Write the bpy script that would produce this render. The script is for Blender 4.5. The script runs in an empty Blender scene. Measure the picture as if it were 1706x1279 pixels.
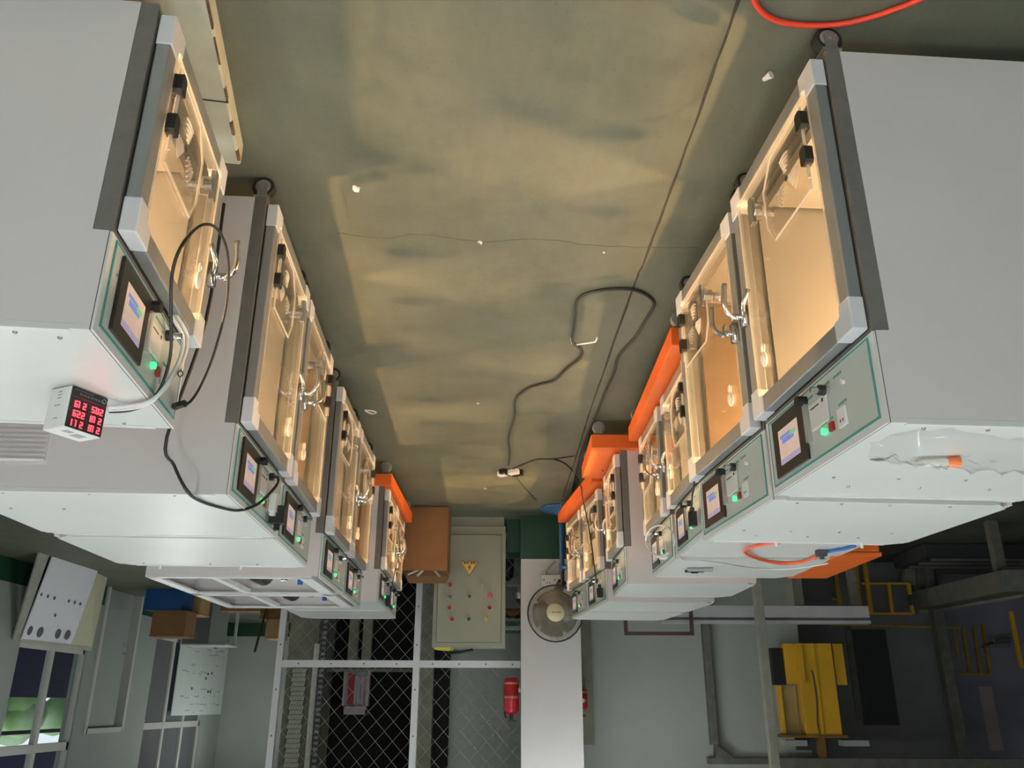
import bpy, math, random
from mathutils import Vector, Matrix
random.seed(7)
sc = bpy.context.scene
COL = sc.collection
# ------------------------------------------------------------------ camera
FPX, TH, EYE, ROLL, CX, CY = 1380.0, math.radians(21.2), 1.9, math.radians(0.2), 853.0, 639.5
_ct, _st, _cr, _sr = math.cos(TH), math.sin(TH), math.cos(ROLL), math.sin(ROLL)
camd = bpy.data.cameras.new('camera'); cam = bpy.data.objects.new('camera', camd); COL.objects.link(cam)
camd.sensor_width = 36.0; camd.lens = FPX / 1706 * 36; camd.clip_start = 0.05; camd.clip_end = 200
_R, _U, _F = Vector((1, 0, 0)), Vector((0, _st, _ct)), Vector((0, _ct, -_st))
_cx = -(_R * _cr + _U * _sr); _cy = -(_U * _cr - _R * _sr); _cz = -_F
cam.matrix_world = Matrix(((_cx.x, _cy.x, _cz.x, 0), (_cx.y, _cy.y, _cz.y, 0), (_cx.z, _cy.z, _cz.z, EYE), (0, 0, 0, 1)))
sc.camera = cam
# ------------------------------------------------------------------ exposure, world
vs = sc.view_settings
vs.view_transform = 'Standard'; vs.look = 'None'; vs.gamma = 1.0; vs.use_curve_mapping = False
vs.exposure = -0.12
w = bpy.data.worlds.new('daylight'); sc.world = w; w.use_nodes = True
w.node_tree.nodes['Background'].inputs[0].default_value = (0.85, 0.95, 1.0, 1)
w.node_tree.nodes['Background'].inputs[1].default_value = 1.2
TUBE_POWER = 67.0      # ceiling tubes (emission strength)
BULB_POWER = 20000.0     # warm bulbs in the chambers

def ray(x, y):
    a = (CX - x) / FPX; b = (y - CY) / FPX
    xr = a * _cr - b * _sr; uc = a * _sr + b * _cr
    return xr, _ct + uc * _st, -_st + uc * _ct
def atz(x, y, z=0.0):
    d = ray(x, y); t = (z - EYE) / d[2]; return Vector((d[0] * t, d[1] * t, z))
def aty(x, y, Y):
    d = ray(x, y); t = Y / d[1]; return Vector((d[0] * t, Y, EYE + d[2] * t))
def atx(x, y, X):
    d = ray(x, y); t = X / d[0]; return Vector((X, d[1] * t, EYE + d[2] * t))

# ------------------------------------------------------------------ materials
MATS = {}
def mat(name, col, rough=0.5, metal=0.0, var=0.0, scale=8.0, bump=0.0, bscale=60.0, emit=None, estr=0.0, spec=0.5, col2=None, detail=4.0, stretch=None):
    m = bpy.data.materials.new(name); m.use_nodes = True
    nt = m.node_tree; p = nt.nodes['Principled BSDF']
    p.inputs['Base Color'].default_value = (*col, 1); p.inputs['Roughness'].default_value = rough
    p.inputs['Metallic'].default_value = metal; p.inputs['Specular IOR Level'].default_value = spec
    if var > 0 or col2 or bump > 0:
        tc = nt.nodes.new('ShaderNodeTexCoord'); src = tc.outputs['Object']
        if stretch:
            mp = nt.nodes.new('ShaderNodeMapping'); mp.inputs['Scale'].default_value = stretch
            nt.links.new(src, mp.inputs['Vector']); src = mp.outputs['Vector']
    if var > 0 or col2:
        n = nt.nodes.new('ShaderNodeTexNoise'); n.inputs['Scale'].default_value = scale; n.inputs['Detail'].default_value = detail
        nt.links.new(src, n.inputs['Vector'])
        r = nt.nodes.new('ShaderNodeValToRGB'); c2 = col2 or tuple(min(1, c * (1 + var)) for c in col)
        c1 = col if col2 else tuple(c * (1 - var) for c in col)
        r.color_ramp.elements[0].position = 0.35; r.color_ramp.elements[1].position = 0.65
        r.color_ramp.elements[0].color = (*c1, 1); r.color_ramp.elements[1].color = (*c2, 1)
        nt.links.new(n.outputs['Fac'], r.inputs['Fac']); nt.links.new(r.outputs['Color'], p.inputs['Base Color'])
    if bump > 0:
        n2 = nt.nodes.new('ShaderNodeTexNoise'); n2.inputs['Scale'].default_value = bscale
        nt.links.new(src, n2.inputs['Vector'])
        b = nt.nodes.new('ShaderNodeBump'); b.inputs['Strength'].default_value = bump; b.inputs['Distance'].default_value = 0.01
        nt.links.new(n2.outputs['Fac'], b.inputs['Height']); nt.links.new(b.outputs['Normal'], p.inputs['Normal'])
    if emit:
        p.inputs['Emission Color'].default_value = (*emit, 1); p.inputs['Emission Strength'].default_value = estr
    MATS[name] = m; return m
def clear(name, tint, ior=1.49, haze=0.0, rough=0.03, fmax=1.0):
    m = bpy.data.materials.new(name); m.use_nodes = True; nt = m.node_tree
    for n in list(nt.nodes): nt.nodes.remove(n)
    out = nt.nodes.new('ShaderNodeOutputMaterial'); tr = nt.nodes.new('ShaderNodeBsdfTransparent'); gl = nt.nodes.new('ShaderNodeBsdfGlossy')
    lw = nt.nodes.new('ShaderNodeLayerWeight'); pw = nt.nodes.new('ShaderNodeMath'); fr = nt.nodes.new('ShaderNodeMath'); mx = nt.nodes.new('ShaderNodeMixShader')
    tr.inputs[0].default_value = (*tint, 1); gl.inputs['Roughness'].default_value = rough
    f0 = ((ior - 1) / (ior + 1)) ** 2
    pw.operation = 'POWER'; pw.inputs[1].default_value = 5.0; fr.operation = 'MULTIPLY_ADD'; fr.inputs[1].default_value = fmax - f0; fr.inputs[2].default_value = f0
    nt.links.new(lw.outputs['Facing'], pw.inputs[0]); nt.links.new(pw.outputs[0], fr.inputs[0])
    nt.links.new(fr.outputs[0], mx.inputs[0]); nt.links.new(tr.outputs[0], mx.inputs[1]); nt.links.new(gl.outputs[0], mx.inputs[2])
    last = mx
    if haze > 0:
        df = nt.nodes.new('ShaderNodeBsdfDiffuse'); df.inputs[0].default_value = (0.9, 0.9, 0.9, 1)
        m2 = nt.nodes.new('ShaderNodeMixShader'); m2.inputs[0].default_value = haze
        nt.links.new(mx.outputs[0], m2.inputs[1]); nt.links.new(df.outputs[0], m2.inputs[2]); last = m2
    nt.links.new(last.outputs[0], out.inputs[0]); MATS[name] = m; return m

mat('cab_white', (0.72, 0.72, 0.71), 0.42, var=0.02, scale=3)
mat('cab_side', (0.69, 0.652, 0.652), 0.5, var=0.015, scale=3)
mat('top_white', (0.67, 0.69, 0.67), 0.34, var=0.02, scale=2.5)
mat('frame_dark', (0.15, 0.142, 0.13), 0.55, var=0.08, scale=20)
mat('alu', (0.34, 0.355, 0.36), 0.42, metal=0.55, var=0.04, scale=30, stretch=(1, 1, 0.1))
mat('corner_plastic', (0.70, 0.71, 0.75), 0.45)
mat('liner', (0.38, 0.37, 0.355), 0.38, metal=0.55, var=0.03, scale=4)
mat('floor_reflection', (0.22, 0.15, 0.085), 0.4, metal=0.3, var=0.06, scale=6, stretch=(1, 1, 4))  # reflected warm floor, put in as a brown colour
mat('chrome', (0.75, 0.75, 0.76), 0.18, metal=1.0)
mat('black_plastic', (0.012, 0.011, 0.011), 0.45)
mat('screen_bezel', (0.02, 0.018, 0.017), 0.3)
mat('panel_grey', (0.52, 0.57, 0.55), 0.4, var=0.02, scale=5)
mat('teal', (0.07, 0.30, 0.28), 0.45)
mat('white_plastic', (0.8, 0.8, 0.79), 0.4)
mat('clear_white', (0.78, 0.75, 0.68), 0.4)
mat('red_switch', (0.35, 0.02, 0.015), 0.4)
mat('led_green', (0.05, 0.6, 0.2), 0.4, emit=(0.04, 1.0, 0.22), estr=2.2)
mat('screen', (0.5, 0.4, 0.36), 0.3, emit=(0.95, 0.66, 0.50), estr=0.38, var=0.1, scale=20)
mat('screen_blue', (0.1, 0.15, 0.4), 0.3, emit=(0.22, 0.33, 0.75), estr=0.5)
mat('screen_green', (0.1, 0.4, 0.2), 0.3, emit=(0.25, 0.6, 0.35), estr=0.5)
mat('screen_violet', (0.3, 0.25, 0.4), 0.3, emit=(0.5, 0.42, 0.62), estr=0.45)
mat('bulb', (1, 0.8, 0.5), 0.5, emit=(1.0, 0.63, 0.31), estr=BULB_POWER)
mat('tube_light', (1, 1, 1), 0.5, emit=(0.95, 1.0, 0.97), estr=TUBE_POWER)
mat('rubber', (0.015, 0.015, 0.015), 0.7)
mat('grey_hub', (0.25, 0.26, 0.27), 0.4)
mat('zinc', (0.5, 0.5, 0.5), 0.35, metal=0.9)
mat('orange', (0.80, 0.15, 0.022), 0.45, var=0.05, scale=6)
mat('cable_black', (0.012, 0.012, 0.012), 0.5)
mat('cable_floor', (0.028, 0.03, 0.024), 0.6)
mat('cable_white', (0.72, 0.74, 0.74), 0.45)
mat('hose_red', (0.85, 0.06, 0.025), 0.4)
mat('hose_orange', (0.95, 0.14, 0.05), 0.35)
mat('hose_blue', (0.03, 0.12, 0.45), 0.4)
mat('digits', (0.5, 0, 0), 0.5, emit=(1.0, 0.03, 0.05), estr=7.0)
mat('red_line', (0.25, 0.02, 0.02), 0.5)
mat('face_print', (0.10, 0.11, 0.13), 0.5)
mat('print_grey', (0.35, 0.36, 0.36), 0.6)
mat('plinth_paint', (0.40, 0.41, 0.31), 0.7, col2=(0.52, 0.53, 0.43), scale=5, bump=0.3, bscale=25)
mat('plinth_rust', (0.20, 0.11, 0.06), 0.8, col2=(0.10, 0.05, 0.03), scale=20)
mat('wall_paint', (0.325, 0.36, 0.33), 0.75, var=0.03, scale=1.5)
mat('wall_far', (0.385, 0.42, 0.385), 0.75, var=0.05, scale=1.2)
mat('dado_green', (0.012, 0.055, 0.03), 0.5, var=0.1, scale=4)
mat('column_white', (0.62, 0.60, 0.60), 0.7, var=0.02, scale=3)
mat('concrete', (0.22, 0.22, 0.17), 0.85, var=0.12, scale=6)
mat('dark_wall', (0.17, 0.17, 0.18), 0.8, var=0.06, scale=2)
mat('darker', (0.035, 0.04, 0.043), 0.7)
mat('shaft_black', (0.006, 0.006, 0.006), 0.9)
mat('violet_wall', (0.24, 0.24, 0.31), 0.8, var=0.08, scale=2)
mat('post_beige', (0.30, 0.30, 0.25), 0.6, var=0.1, scale=10)
mat('dark_post', (0.13, 0.13, 0.11), 0.6, var=0.15, scale=10)
mat('beam_white', (0.50, 0.50, 0.54), 0.5, var=0.06, scale=6)
mat('rust_pipe', (0.07, 0.035, 0.03), 0.6, var=0.2, scale=15)
mat('yellow', (0.66, 0.37, 0.02), 0.4, var=0.05, scale=3)
mat('yellow_dirty', (0.42, 0.26, 0.035), 0.55, var=0.2, scale=12)
mat('yellow_brown', (0.20, 0.10, 0.02), 0.7, var=0.2, scale=8)
mat('yellow_plate', (0.42, 0.31, 0.12), 0.3, metal=0.3, var=0.15, scale=5)
mat('cabinet_green', (0.33, 0.345, 0.27), 0.5, var=0.02, scale=4)
mat('sign_yellow', (0.80, 0.62, 0.18), 0.5)
mat('sign_red', (0.55, 0.10, 0.02), 0.5)
mat('lamp_red', (0.40, 0.02, 0.02), 0.3)
mat('lamp_pink', (0.75, 0.10, 0.14), 0.3)
mat('lamp_green', (0.02, 0.13, 0.06), 0.3)
mat('lamp_grey', (0.10, 0.12, 0.13), 0.3)
mat('lamp_yellow', (0.65, 0.58, 0.08), 0.3)
mat('carton', (0.24, 0.12, 0.048), 0.8, var=0.06, scale=5, bump=0.1, bscale=40)
mat('carton_light', (0.42, 0.26, 0.11), 0.8, var=0.06, scale=5)
mat('fan_blue', (0.02, 0.085, 0.22), 0.35)
mat('fan_blade', (0.17, 0.15, 0.11), 0.35)
mat('fan_dark', (0.02, 0.02, 0.022), 0.4)
mat('fan_wire', (0.33, 0.31, 0.26), 0.35)
mat('fan_cap', (0.72, 0.66, 0.42), 0.5)
mat('ext_red', (0.50, 0.015, 0.03), 0.3)
mat('label_gold', (0.45, 0.28, 0.10), 0.5)
mat('fence_alu', (0.78, 0.78, 0.82), 0.4, metal=0.35)
mat('fence_wire', (0.42, 0.43, 0.40), 0.4, metal=0.5)
mat('perforated', (0.62, 0.65, 0.56), 0.6)
mat('strip_white', (0.62, 0.62, 0.58), 0.6, var=0.06, scale=20)
mat('panel_board', (0.72, 0.72, 0.76), 0.5, var=0.01, scale=3)
mat('cream_board', (0.56, 0.55, 0.38), 0.6, var=0.04, scale=5)
mat('whiteboard', (0.72, 0.77, 0.74), 0.35, var=0.02, scale=3)
mat('pen_ink', (0.38, 0.41, 0.42), 0.6)
mat('ink_dark', (0.05, 0.05, 0.06), 0.6)
mat('window_frame', (0.56, 0.57, 0.52), 0.5)
mat('blue_crate', (0.01, 0.075, 0.26), 0.45)
mat('desk_grey', (0.14, 0.145, 0.145), 0.6)
mat('purple', (0.05, 0.035, 0.13), 0.6)
mat('foliage', (0.22, 0.42, 0.10), 0.8, col2=(0.55, 0.7, 0.45), scale=1.2)
mat('pale_building', (0.75, 0.72, 0.78), 0.8)
mat('wood', (0.30, 0.17, 0.07), 0.7, var=0.15, scale=6, stretch=(1, 8, 1))
mat('red_box', (0.32, 0.02, 0.03), 0.5)
mat('pinkish', (0.45, 0.36, 0.38), 0.6)
mat('ceiling', (0.55, 0.56, 0.55), 0.9)
mat('paper', (0.78, 0.77, 0.74), 0.7)
mat('joint_dark', (0.03, 0.03, 0.025), 0.9)
mat('crack', (0.07, 0.075, 0.055), 0.9)
mat('orange_cap', (0.95, 0.20, 0.03), 0.4)
mat('screw', (0.35, 0.35, 0.33), 0.35, metal=0.8)
mat('outdoor_ground', (0.3, 0.33, 0.25), 0.9)
clear('acrylic', (0.97, 0.95, 0.92), 1.49)
clear('acrylic_edge', (0.93, 0.90, 0.84), 1.49, haze=0.28)
clear('window_glass', (0.95, 0.97, 0.97), 1.45)
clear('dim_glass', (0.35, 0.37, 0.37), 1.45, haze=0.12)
clear('thin_sheet', (0.985, 0.985, 0.985), 1.3, haze=0.012, rough=0.08, fmax=0.16)

def floor_material():
    m = bpy.data.materials.new('epoxy_floor'); m.use_nodes = True; nt = m.node_tree; p = nt.nodes['Principled BSDF']
    tc = nt.nodes.new('ShaderNodeTexCoord')
    def noise(scale, detail, lo, hi, c0, c1, rough=0.6, st=None):
        n = nt.nodes.new('ShaderNodeTexNoise'); n.inputs['Scale'].default_value = scale; n.inputs['Detail'].default_value = detail; n.inputs['Roughness'].default_value = rough
        s = tc.outputs['Object']
        if st:
            mp = nt.nodes.new('ShaderNodeMapping'); mp.inputs['Scale'].default_value = st; nt.links.new(s, mp.inputs[0]); s = mp.outputs[0]
        nt.links.new(s, n.inputs['Vector'])
        r = nt.nodes.new('ShaderNodeValToRGB'); r.color_ramp.elements[0].position = lo; r.color_ramp.elements[1].position = hi
        r.color_ramp.elements[0].color = (*c0, 1); r.color_ramp.elements[1].color = (*c1, 1)
        nt.links.new(n.outputs['Fac'], r.inputs['Fac']); return r
    base = noise(1.3, 6, 0.3, 0.72, (0.104, 0.118, 0.088), (0.150, 0.150, 0.110))
    stain = noise(1.5, 4, 0.28, 0.50, (0.66, 0.72, 0.72), (1, 1, 1), 0.6)
    streak = noise(5.0, 6, 0.35, 0.75, (0.86, 0.86, 0.84), (1.08, 1.08, 1.04), 0.7, (1.0, 0.25, 1))
    speck = noise(60, 3, 0.25, 0.4, (0.8, 0.8, 0.78), (1, 1, 1))
    cur = base.outputs[0]
    for r in (stain, streak, speck):
        mx = nt.nodes.new('ShaderNodeMix'); mx.data_type = 'RGBA'; mx.blend_type = 'MULTIPLY'; mx.inputs[0].default_value = 1.0
        nt.links.new(cur, mx.inputs[6]); nt.links.new(r.outputs[0], mx.inputs[7]); cur = mx.outputs[2]
    nt.links.new(cur, p.inputs['Base Color']); p.inputs['Roughness'].default_value = 0.55; p.inputs['Specular IOR Level'].default_value = 0.35
    n2 = nt.nodes.new('ShaderNodeTexNoise'); n2.inputs['Scale'].default_value = 14; nt.links.new(tc.outputs['Object'], n2.inputs['Vector'])
    b = nt.nodes.new('ShaderNodeBump'); b.inputs['Strength'].default_value = 0.08; b.inputs['Distance'].default_value = 0.02
    nt.links.new(n2.outputs['Fac'], b.inputs['Height']); nt.links.new(b.outputs[0], p.inputs['Normal'])
    MATS['floor'] = m
floor_material()

# ------------------------------------------------------------------ mesh builder
class MB:
    def __init__(s): s.v = []; s.f = []
    def add(s, vs_, fs): o = len(s.v); s.v += [tuple(v) for v in vs_]; s.f += [tuple(i + o for i in f) for f in fs]; return s
    def box(s, x0, x1, y0, y1, z0, z1):
        if x0 > x1: x0, x1 = x1, x0
        if y0 > y1: y0, y1 = y1, y0
        if z0 > z1: z0, z1 = z1, z0
        return s.add([(x0,y0,z0),(x1,y0,z0),(x1,y1,z0),(x0,y1,z0),(x0,y0,z1),(x1,y0,z1),(x1,y1,z1),(x0,y1,z1)],
                     [(0,3,2,1),(4,5,6,7),(0,1,5,4),(1,2,6,5),(2,3,7,6),(3,0,4,7)])
    def hexa(s, b, t):           # bottom 4 (ccw from above) and top 4
        return s.add(list(b) + list(t), [(0,3,2,1),(4,5,6,7),(0,1,5,4),(1,2,6,5),(2,3,7,6),(3,0,4,7)])
    def prism(s, poly, axis, a, b):   # poly 2d ccw
        n = len(poly)
        def P(p, h): return {'x': (h, p[0], p[1]), 'y': (p[0], h, p[1]), 'z': (p[0], p[1], h)}[axis]
        vs_ = [P(p, a) for p in poly] + [P(p, b) for p in poly]
        fs = [tuple(range(n - 1, -1, -1)), tuple(range(n, 2 * n))] + [(i, (i + 1) % n, n + (i + 1) % n, n + i) for i in range(n)]
        return s.add(vs_, fs)
    def cyl(s, p0, p1, r0, r1=None, n=12):
        r1 = r0 if r1 is None else r1; p0 = Vector(p0); p1 = Vector(p1); d = (p1 - p0).normalized()
        u = d.orthogonal().normalized(); w_ = d.cross(u)
        A = [math.tau * i / n for i in range(n)]
        vs_ = [p0 + (u * math.cos(a) + w_ * math.sin(a)) * r0 for a in A] + [p1 + (u * math.cos(a) + w_ * math.sin(a)) * r1 for a in A]
        return s.add(vs_, [tuple(range(n - 1, -1, -1)), tuple(range(n, 2 * n))] + [(i, (i + 1) % n, n + (i + 1) % n, n + i) for i in range(n)])
    def tube(s, pts, r, n=6, closed=False, smooth=4):
        P = [Vector(p) for p in pts]
        if smooth and len(P) > 2: P = spline(P, smooth, closed)
        m = len(P); vs_ = []; up = None
        for i, p in enumerate(P):
            if closed: d = (P[(i + 1) % m] - P[i - 1]).normalized()
            else: d = (P[min(i + 1, m - 1)] - P[max(i - 1, 0)]).normalized()
            u = d.orthogonal().normalized() if up is None else (up - d * up.dot(d)).normalized()
            up = u; w_ = d.cross(u)
            for k in range(n):
                a = math.tau * k / n; vs_.append(p + (u * math.cos(a) + w_ * math.sin(a)) * r)
        fs = []
        for i in range(m if closed else m - 1):
            j = (i + 1) % m
            for k in range(n):
                l = (k + 1) % n; fs.append((i * n + k, i * n + l, j * n + l, j * n + k))
        if not closed: fs += [tuple(range(n - 1, -1, -1)), tuple((m - 1) * n + k for k in range(n))]
        return s.add(vs_, fs)
    def lathe(s, prof, c=(0, 0, 0), axis='z', n=24):    # prof [(r, h)]
        vs_ = []; c = Vector(c)
        for r, h in prof:
            for k in range(n):
                a = math.tau * k / n; x, y = r * math.cos(a), r * math.sin(a)
                vs_.append(c + Vector({'z': (x, y, h), 'y': (x, h, -y), 'x': (h, x, y)}[axis]))
        fs = []
        for i in range(len(prof) - 1):
            for k in range(n):
                l = (k + 1) % n; fs.append((i * n + k, i * n + l, (i + 1) * n + l, (i + 1) * n + k))
        fs += [tuple(range(n - 1, -1, -1)), tuple((len(prof) - 1) * n + k for k in range(n))]
        return s.add(vs_, fs)
    def sphere(s, c, r, n=12, m=8, sq=(1, 1, 1)):
        prof = [(max(1e-4, math.sin(math.pi * i / m)) * r, -math.cos(math.pi * i / m) * r) for i in range(m + 1)]
        o = len(s.v); s.lathe(prof, (0, 0, 0), 'z', n)
        for i in range(o, len(s.v)):
            v = s.v[i]; s.v[i] = (v[0] * sq[0] + c[0], v[1] * sq[1] + c[1], v[2] * sq[2] + c[2])
        return s
    def mesh(s, name):
        me = bpy.data.meshes.new(name); me.from_pydata(s.v, [], s.f); me.update()
        import bmesh
        bm = bmesh.new(); bm.from_mesh(me); bmesh.ops.recalc_face_normals(bm, faces=bm.faces); bm.to_mesh(me); bm.free()
        return me
def spline(P, k, closed=False):
    out = []; m = len(P); R = range(m if closed else m - 1)
    for i in R:
        g = (lambda j: P[j % m]) if closed else (lambda j: P[max(0, min(m - 1, j))])
        p0, p1, p2, p3 = g(i - 1), g(i), g(i + 1), g(i + 2)
        for t in range(k):
            u = t / k
            out.append(0.5 * ((2 * p1) + (p2 - p0) * u + (2 * p0 - 5 * p1 + 4 * p2 - p3) * u * u + (3 * p1 - p0 - 3 * p2 + p3) * u ** 3))
    if not closed: out.append(P[-1].copy())
    return out
CACHE = {}
def put(name, build, m, parent=None, key=None, smooth=False, bevel=0.0, loc=None, rotz=None):
    """one mesh object; build is an MB or a function that returns one; key shares the mesh"""
    if key is not None and (key, name) in CACHE: me = CACHE[(key, name)]
    else:
        mb = build() if callable(build) else build
        me = mb.mesh(name); me.materials.append(MATS[m])
        if smooth:
            for p in me.polygons: p.use_smooth = True
        if key is not None: CACHE[(key, name)] = me
    o = bpy.data.objects.new(name, me); COL.objects.link(o)
    if parent: o.parent = parent
    if loc is not None: o.location = loc
    if rotz is not None: o.rotation_euler[2] = rotz
    if smooth and not bevel:
        pass
    if bevel:
        b = o.modifiers.new('bevel', 'BEVEL'); b.width = bevel; b.segments = 2; b.limit_method = 'ANGLE'; b.angle_limit = math.radians(40)
    return o
def tag(o, label, cat, group=None, kind=None):
    o['label'] = label; o['category'] = cat
    if group: o['group'] = group
    if kind: o['kind'] = kind
    return o
def thing(name, label, cat, loc=(0, 0, 0), rotz=0.0, group=None):
    o = bpy.data.objects.new(name, None); COL.objects.link(o); o.location = loc; o.rotation_euler = (0, 0, rotz)
    o.empty_display_size = 0.1
    return tag(o, label, cat, group)
def struct(name, mb, m, parent=None, bevel=0.0):
    o = put(name, mb, m, parent, bevel=bevel)
    if parent is None: o['kind'] = 'structure'
    return o
def B(*a): return MB().box(*a)

# ================================================================== THE ROOM
X0, X1, Y0, Y1, ZC = -13.0, 7.0, -9.0, 21.5, 4.4
floor = struct('floor', B(X0, X1 + 0.2, Y0, Y1, -0.12, 0.0), 'floor')
struct('ceiling', B(X0, X1 + 0.2, Y0, Y1, ZC, ZC + 0.1), 'ceiling')
def groove(pts, wd, z, name, m, jit=0.0):
    P = [atz(*p) for p in pts]; P = [Vector((p.x, p.y, 0)) for p in P]
    P = spline(P, 8); mb = MB(); vs_ = []
    for i, p in enumerate(P):
        d = (P[min(i + 1, len(P) - 1)] - P[max(i - 1, 0)]).normalized(); nrm = Vector((-d.y, d.x, 0))
        j = nrm * random.uniform(-jit, jit); ww = wd * random.uniform(0.55, 1.2)
        vs_ += [p + j - nrm * ww, p + j + nrm * ww]
    n = len(P)
    vv = [(v.x, v.y, z) for v in vs_] + [(v.x, v.y, -0.003) for v in vs_]
    o = 2 * n
    fs = []
    for i in range(n - 1):
        a = 2 * i
        fs += [(a, a + 1, a + 3, a + 2), (o + a, o + a + 2, o + a + 3, o + a + 1), (a, a + 2, o + a + 2, o + a), (a + 1, o + a + 1, o + a + 3, a + 3)]
    mb.add(vv, fs); return put(name, mb, m, floor)
groove([(1262, -90), (1230, 0), (1155, 215), (1075, 430), (1050, 492), (985, 680), (960, 760), (937, 828)], 0.006, 0.0008, 'expansion_joint', 'joint_dark', 0.002)
groove([(560, 388), (640, 396), (700, 390), (800, 402), (900, 398), (980, 408), (1080, 412), (1165, 412)], 0.0022, 0.0007, 'floor_crack', 'crack', 0.004)
struct('wall_near', B(X0, X1 + 0.2, Y0 - 0.15, Y0, 0, ZC), 'wall_paint')
struct('wall_right', B(X0 - 0.15, X0, Y0, Y1, 0, ZC), 'dark_wall')
wb = struct('wall_back', B(X0, X1 + 0.2, Y1, Y1 + 0.15, 0, ZC), 'wall_far')
# left wall with two window openings and a doorway
W1 = (12.35, 14.35, 1.08, 3.3); D1 = (14.75, 16.1, 0.0, 2.3); W2 = (17.1, 20.2, 0.62, 3.3)
wl = MB()
wl.box(X1, X1 + 0.2, Y0, W1[0], 0, ZC)
wl.box(X1, X1 + 0.2, W1[0], W1[1], 0, W1[2]).box(X1, X1 + 0.2, W1[0], W1[1], W1[3], ZC)
wl.box(X1, X1 + 0.2, W1[1], D1[0], 0, ZC)
wl.box(X1, X1 + 0.2, D1[0], D1[1], D1[3], ZC)
wl.box(X1, X1 + 0.2, D1[1], W2[0], 0, ZC)
wl.box(X1, X1 + 0.2, W2[0], W2[1], 0, W2[2]).box(X1, X1 + 0.2, W2[0], W2[1], W2[3], ZC)
wl.box(X1, X1 + 0.2, W2[1], Y1, 0, ZC)
wall_left = struct('wall_left', wl, 'wall_paint')
put('dado_band', MB().box(X1 - 0.012, X1, Y0, W1[1] + 0.3, 0, 0.32).box(X1 - 0.012, X1, D1[1], Y1, 0, 0.32), 'dado_green', wall_left)
put('dado_band', B(X0, X1 - 0.02, Y1 - 0.012, Y1, 0, 0.32), 'dado_green', wb)
def window(name, y0, y1, z0, z1, zt, ncol, glass):
    f = 0.06; xa, xb = X1 + 0.03, X1 + 0.10
    mb = MB().box(xa, xb, y0, y0 + f, z0, z1).box(xa, xb, y1 - f, y1, z0, z1).box(xa, xb, y0, y1, z0, z0 + f).box(xa, xb, y0, y1, z1 - f, z1).box(xa, xb, y0, y1, zt - f, zt + f)
    for i in range(1, ncol):
        yy = y0 + (y1 - y0) * i / ncol; mb.box(xa - 0.005, xb + 0.005, yy - 0.05, yy + 0.05, z0, z1)
    o = struct(name, mb, 'window_frame')
    put('window_sill', B(X1 - 0.05, X1 + 0.19, y0 - 0.05, y1 + 0.05, z0 - 0.05, z0 - 0.002), 'window_frame', o)
    for i in range(ncol):
        a = y0 + (y1 - y0) * i / ncol + 0.05; b = y0 + (y1 - y0) * (i + 1) / ncol - 0.05
        put('pane', B(xa + 0.03, xa + 0.036, a, b, z0 + f, zt - f), glass, o)
        put('pane', B(xa + 0.03, xa + 0.036, a, b, zt + f, z1 - f), glass, o)
    return o
win1 = window('window_1', *W1[:2], W1[2], W1[3], 2.52, 2, 'window_glass')
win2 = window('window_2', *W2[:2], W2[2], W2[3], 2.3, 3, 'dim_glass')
# outside the first window: dark purple boarding, greenery and a pale building
ph = thing('purple_hoarding', 'dark purple hoarding with an opening seen outside the window', 'hoarding', (8.25, 15.5, 0))
put('boarding', MB().box(-0.05, 0.05, -7, 14, 0, 1.80).box(-0.05, 0.05, -7, 14, 2.62, 4.2).box(-0.05, 0.05, -7, -1.35, 1.80, 2.62).box(-0.05, 0.05, 1.5, 14, 1.80, 2.62), 'purple', ph)
put('crossbar', B(-0.03, 0.03, -1.35, 1.5, 2.32, 2.38), 'darker', ph)
hd = MB()
for i in range(60):
    hd.sphere((11.0 + random.uniform(-0.5, 0.5), 15 + i * 0.18, random.uniform(0.3, 2.35)), random.uniform(0.25, 0.5), 8, 6)
h_ = put('hedge', hd, 'foliage', smooth=True); tag(h_, 'sunlit green hedge outside the window', 'hedge', kind='stuff')
tag(put('outdoor_ground', B(7.2, 30, 0, 40, -0.2, -0.05), 'outdoor_ground'), 'bare ground outside the window', 'ground', kind='structure')
# door ajar in the left wall
d1 = struct('door_1', MB().box(X1 - 0.03, X1 + 0.2, D1[0] - 0.06, D1[0] + 0.03, 0, D1[3] + 0.06).box(X1 - 0.03, X1 + 0.2, D1[1] - 0.03, D1[1] + 0.06, 0, D1[3] + 0.06).box(X1 - 0.03, X1 + 0.2, D1[0], D1[1], D1[3] - 0.02, D1[3] + 0.06), 'window_frame')
put('door_leaf', B(X1 + 0.05, X1 + 0.1, D1[0] + 0.03, D1[1] - 0.2, 0.01, D1[3] - 0.02), 'wall_paint', d1)
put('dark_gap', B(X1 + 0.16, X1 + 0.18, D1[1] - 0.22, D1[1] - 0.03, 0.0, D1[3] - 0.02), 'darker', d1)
put('door_handle', MB().tube([(X1 + 0.05, D1[1] - 0.3, 1.05), (X1 - 0.01, D1[1] - 0.3, 1.05), (X1 - 0.01, D1[1] - 0.45, 1.05)], 0.012, 8, smooth=0).cyl((X1 + 0.05, D1[1] - 0.3, 0.9), (X1 + 0.035, D1[1] - 0.3, 0.9), 0.03), 'chrome', d1)

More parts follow.
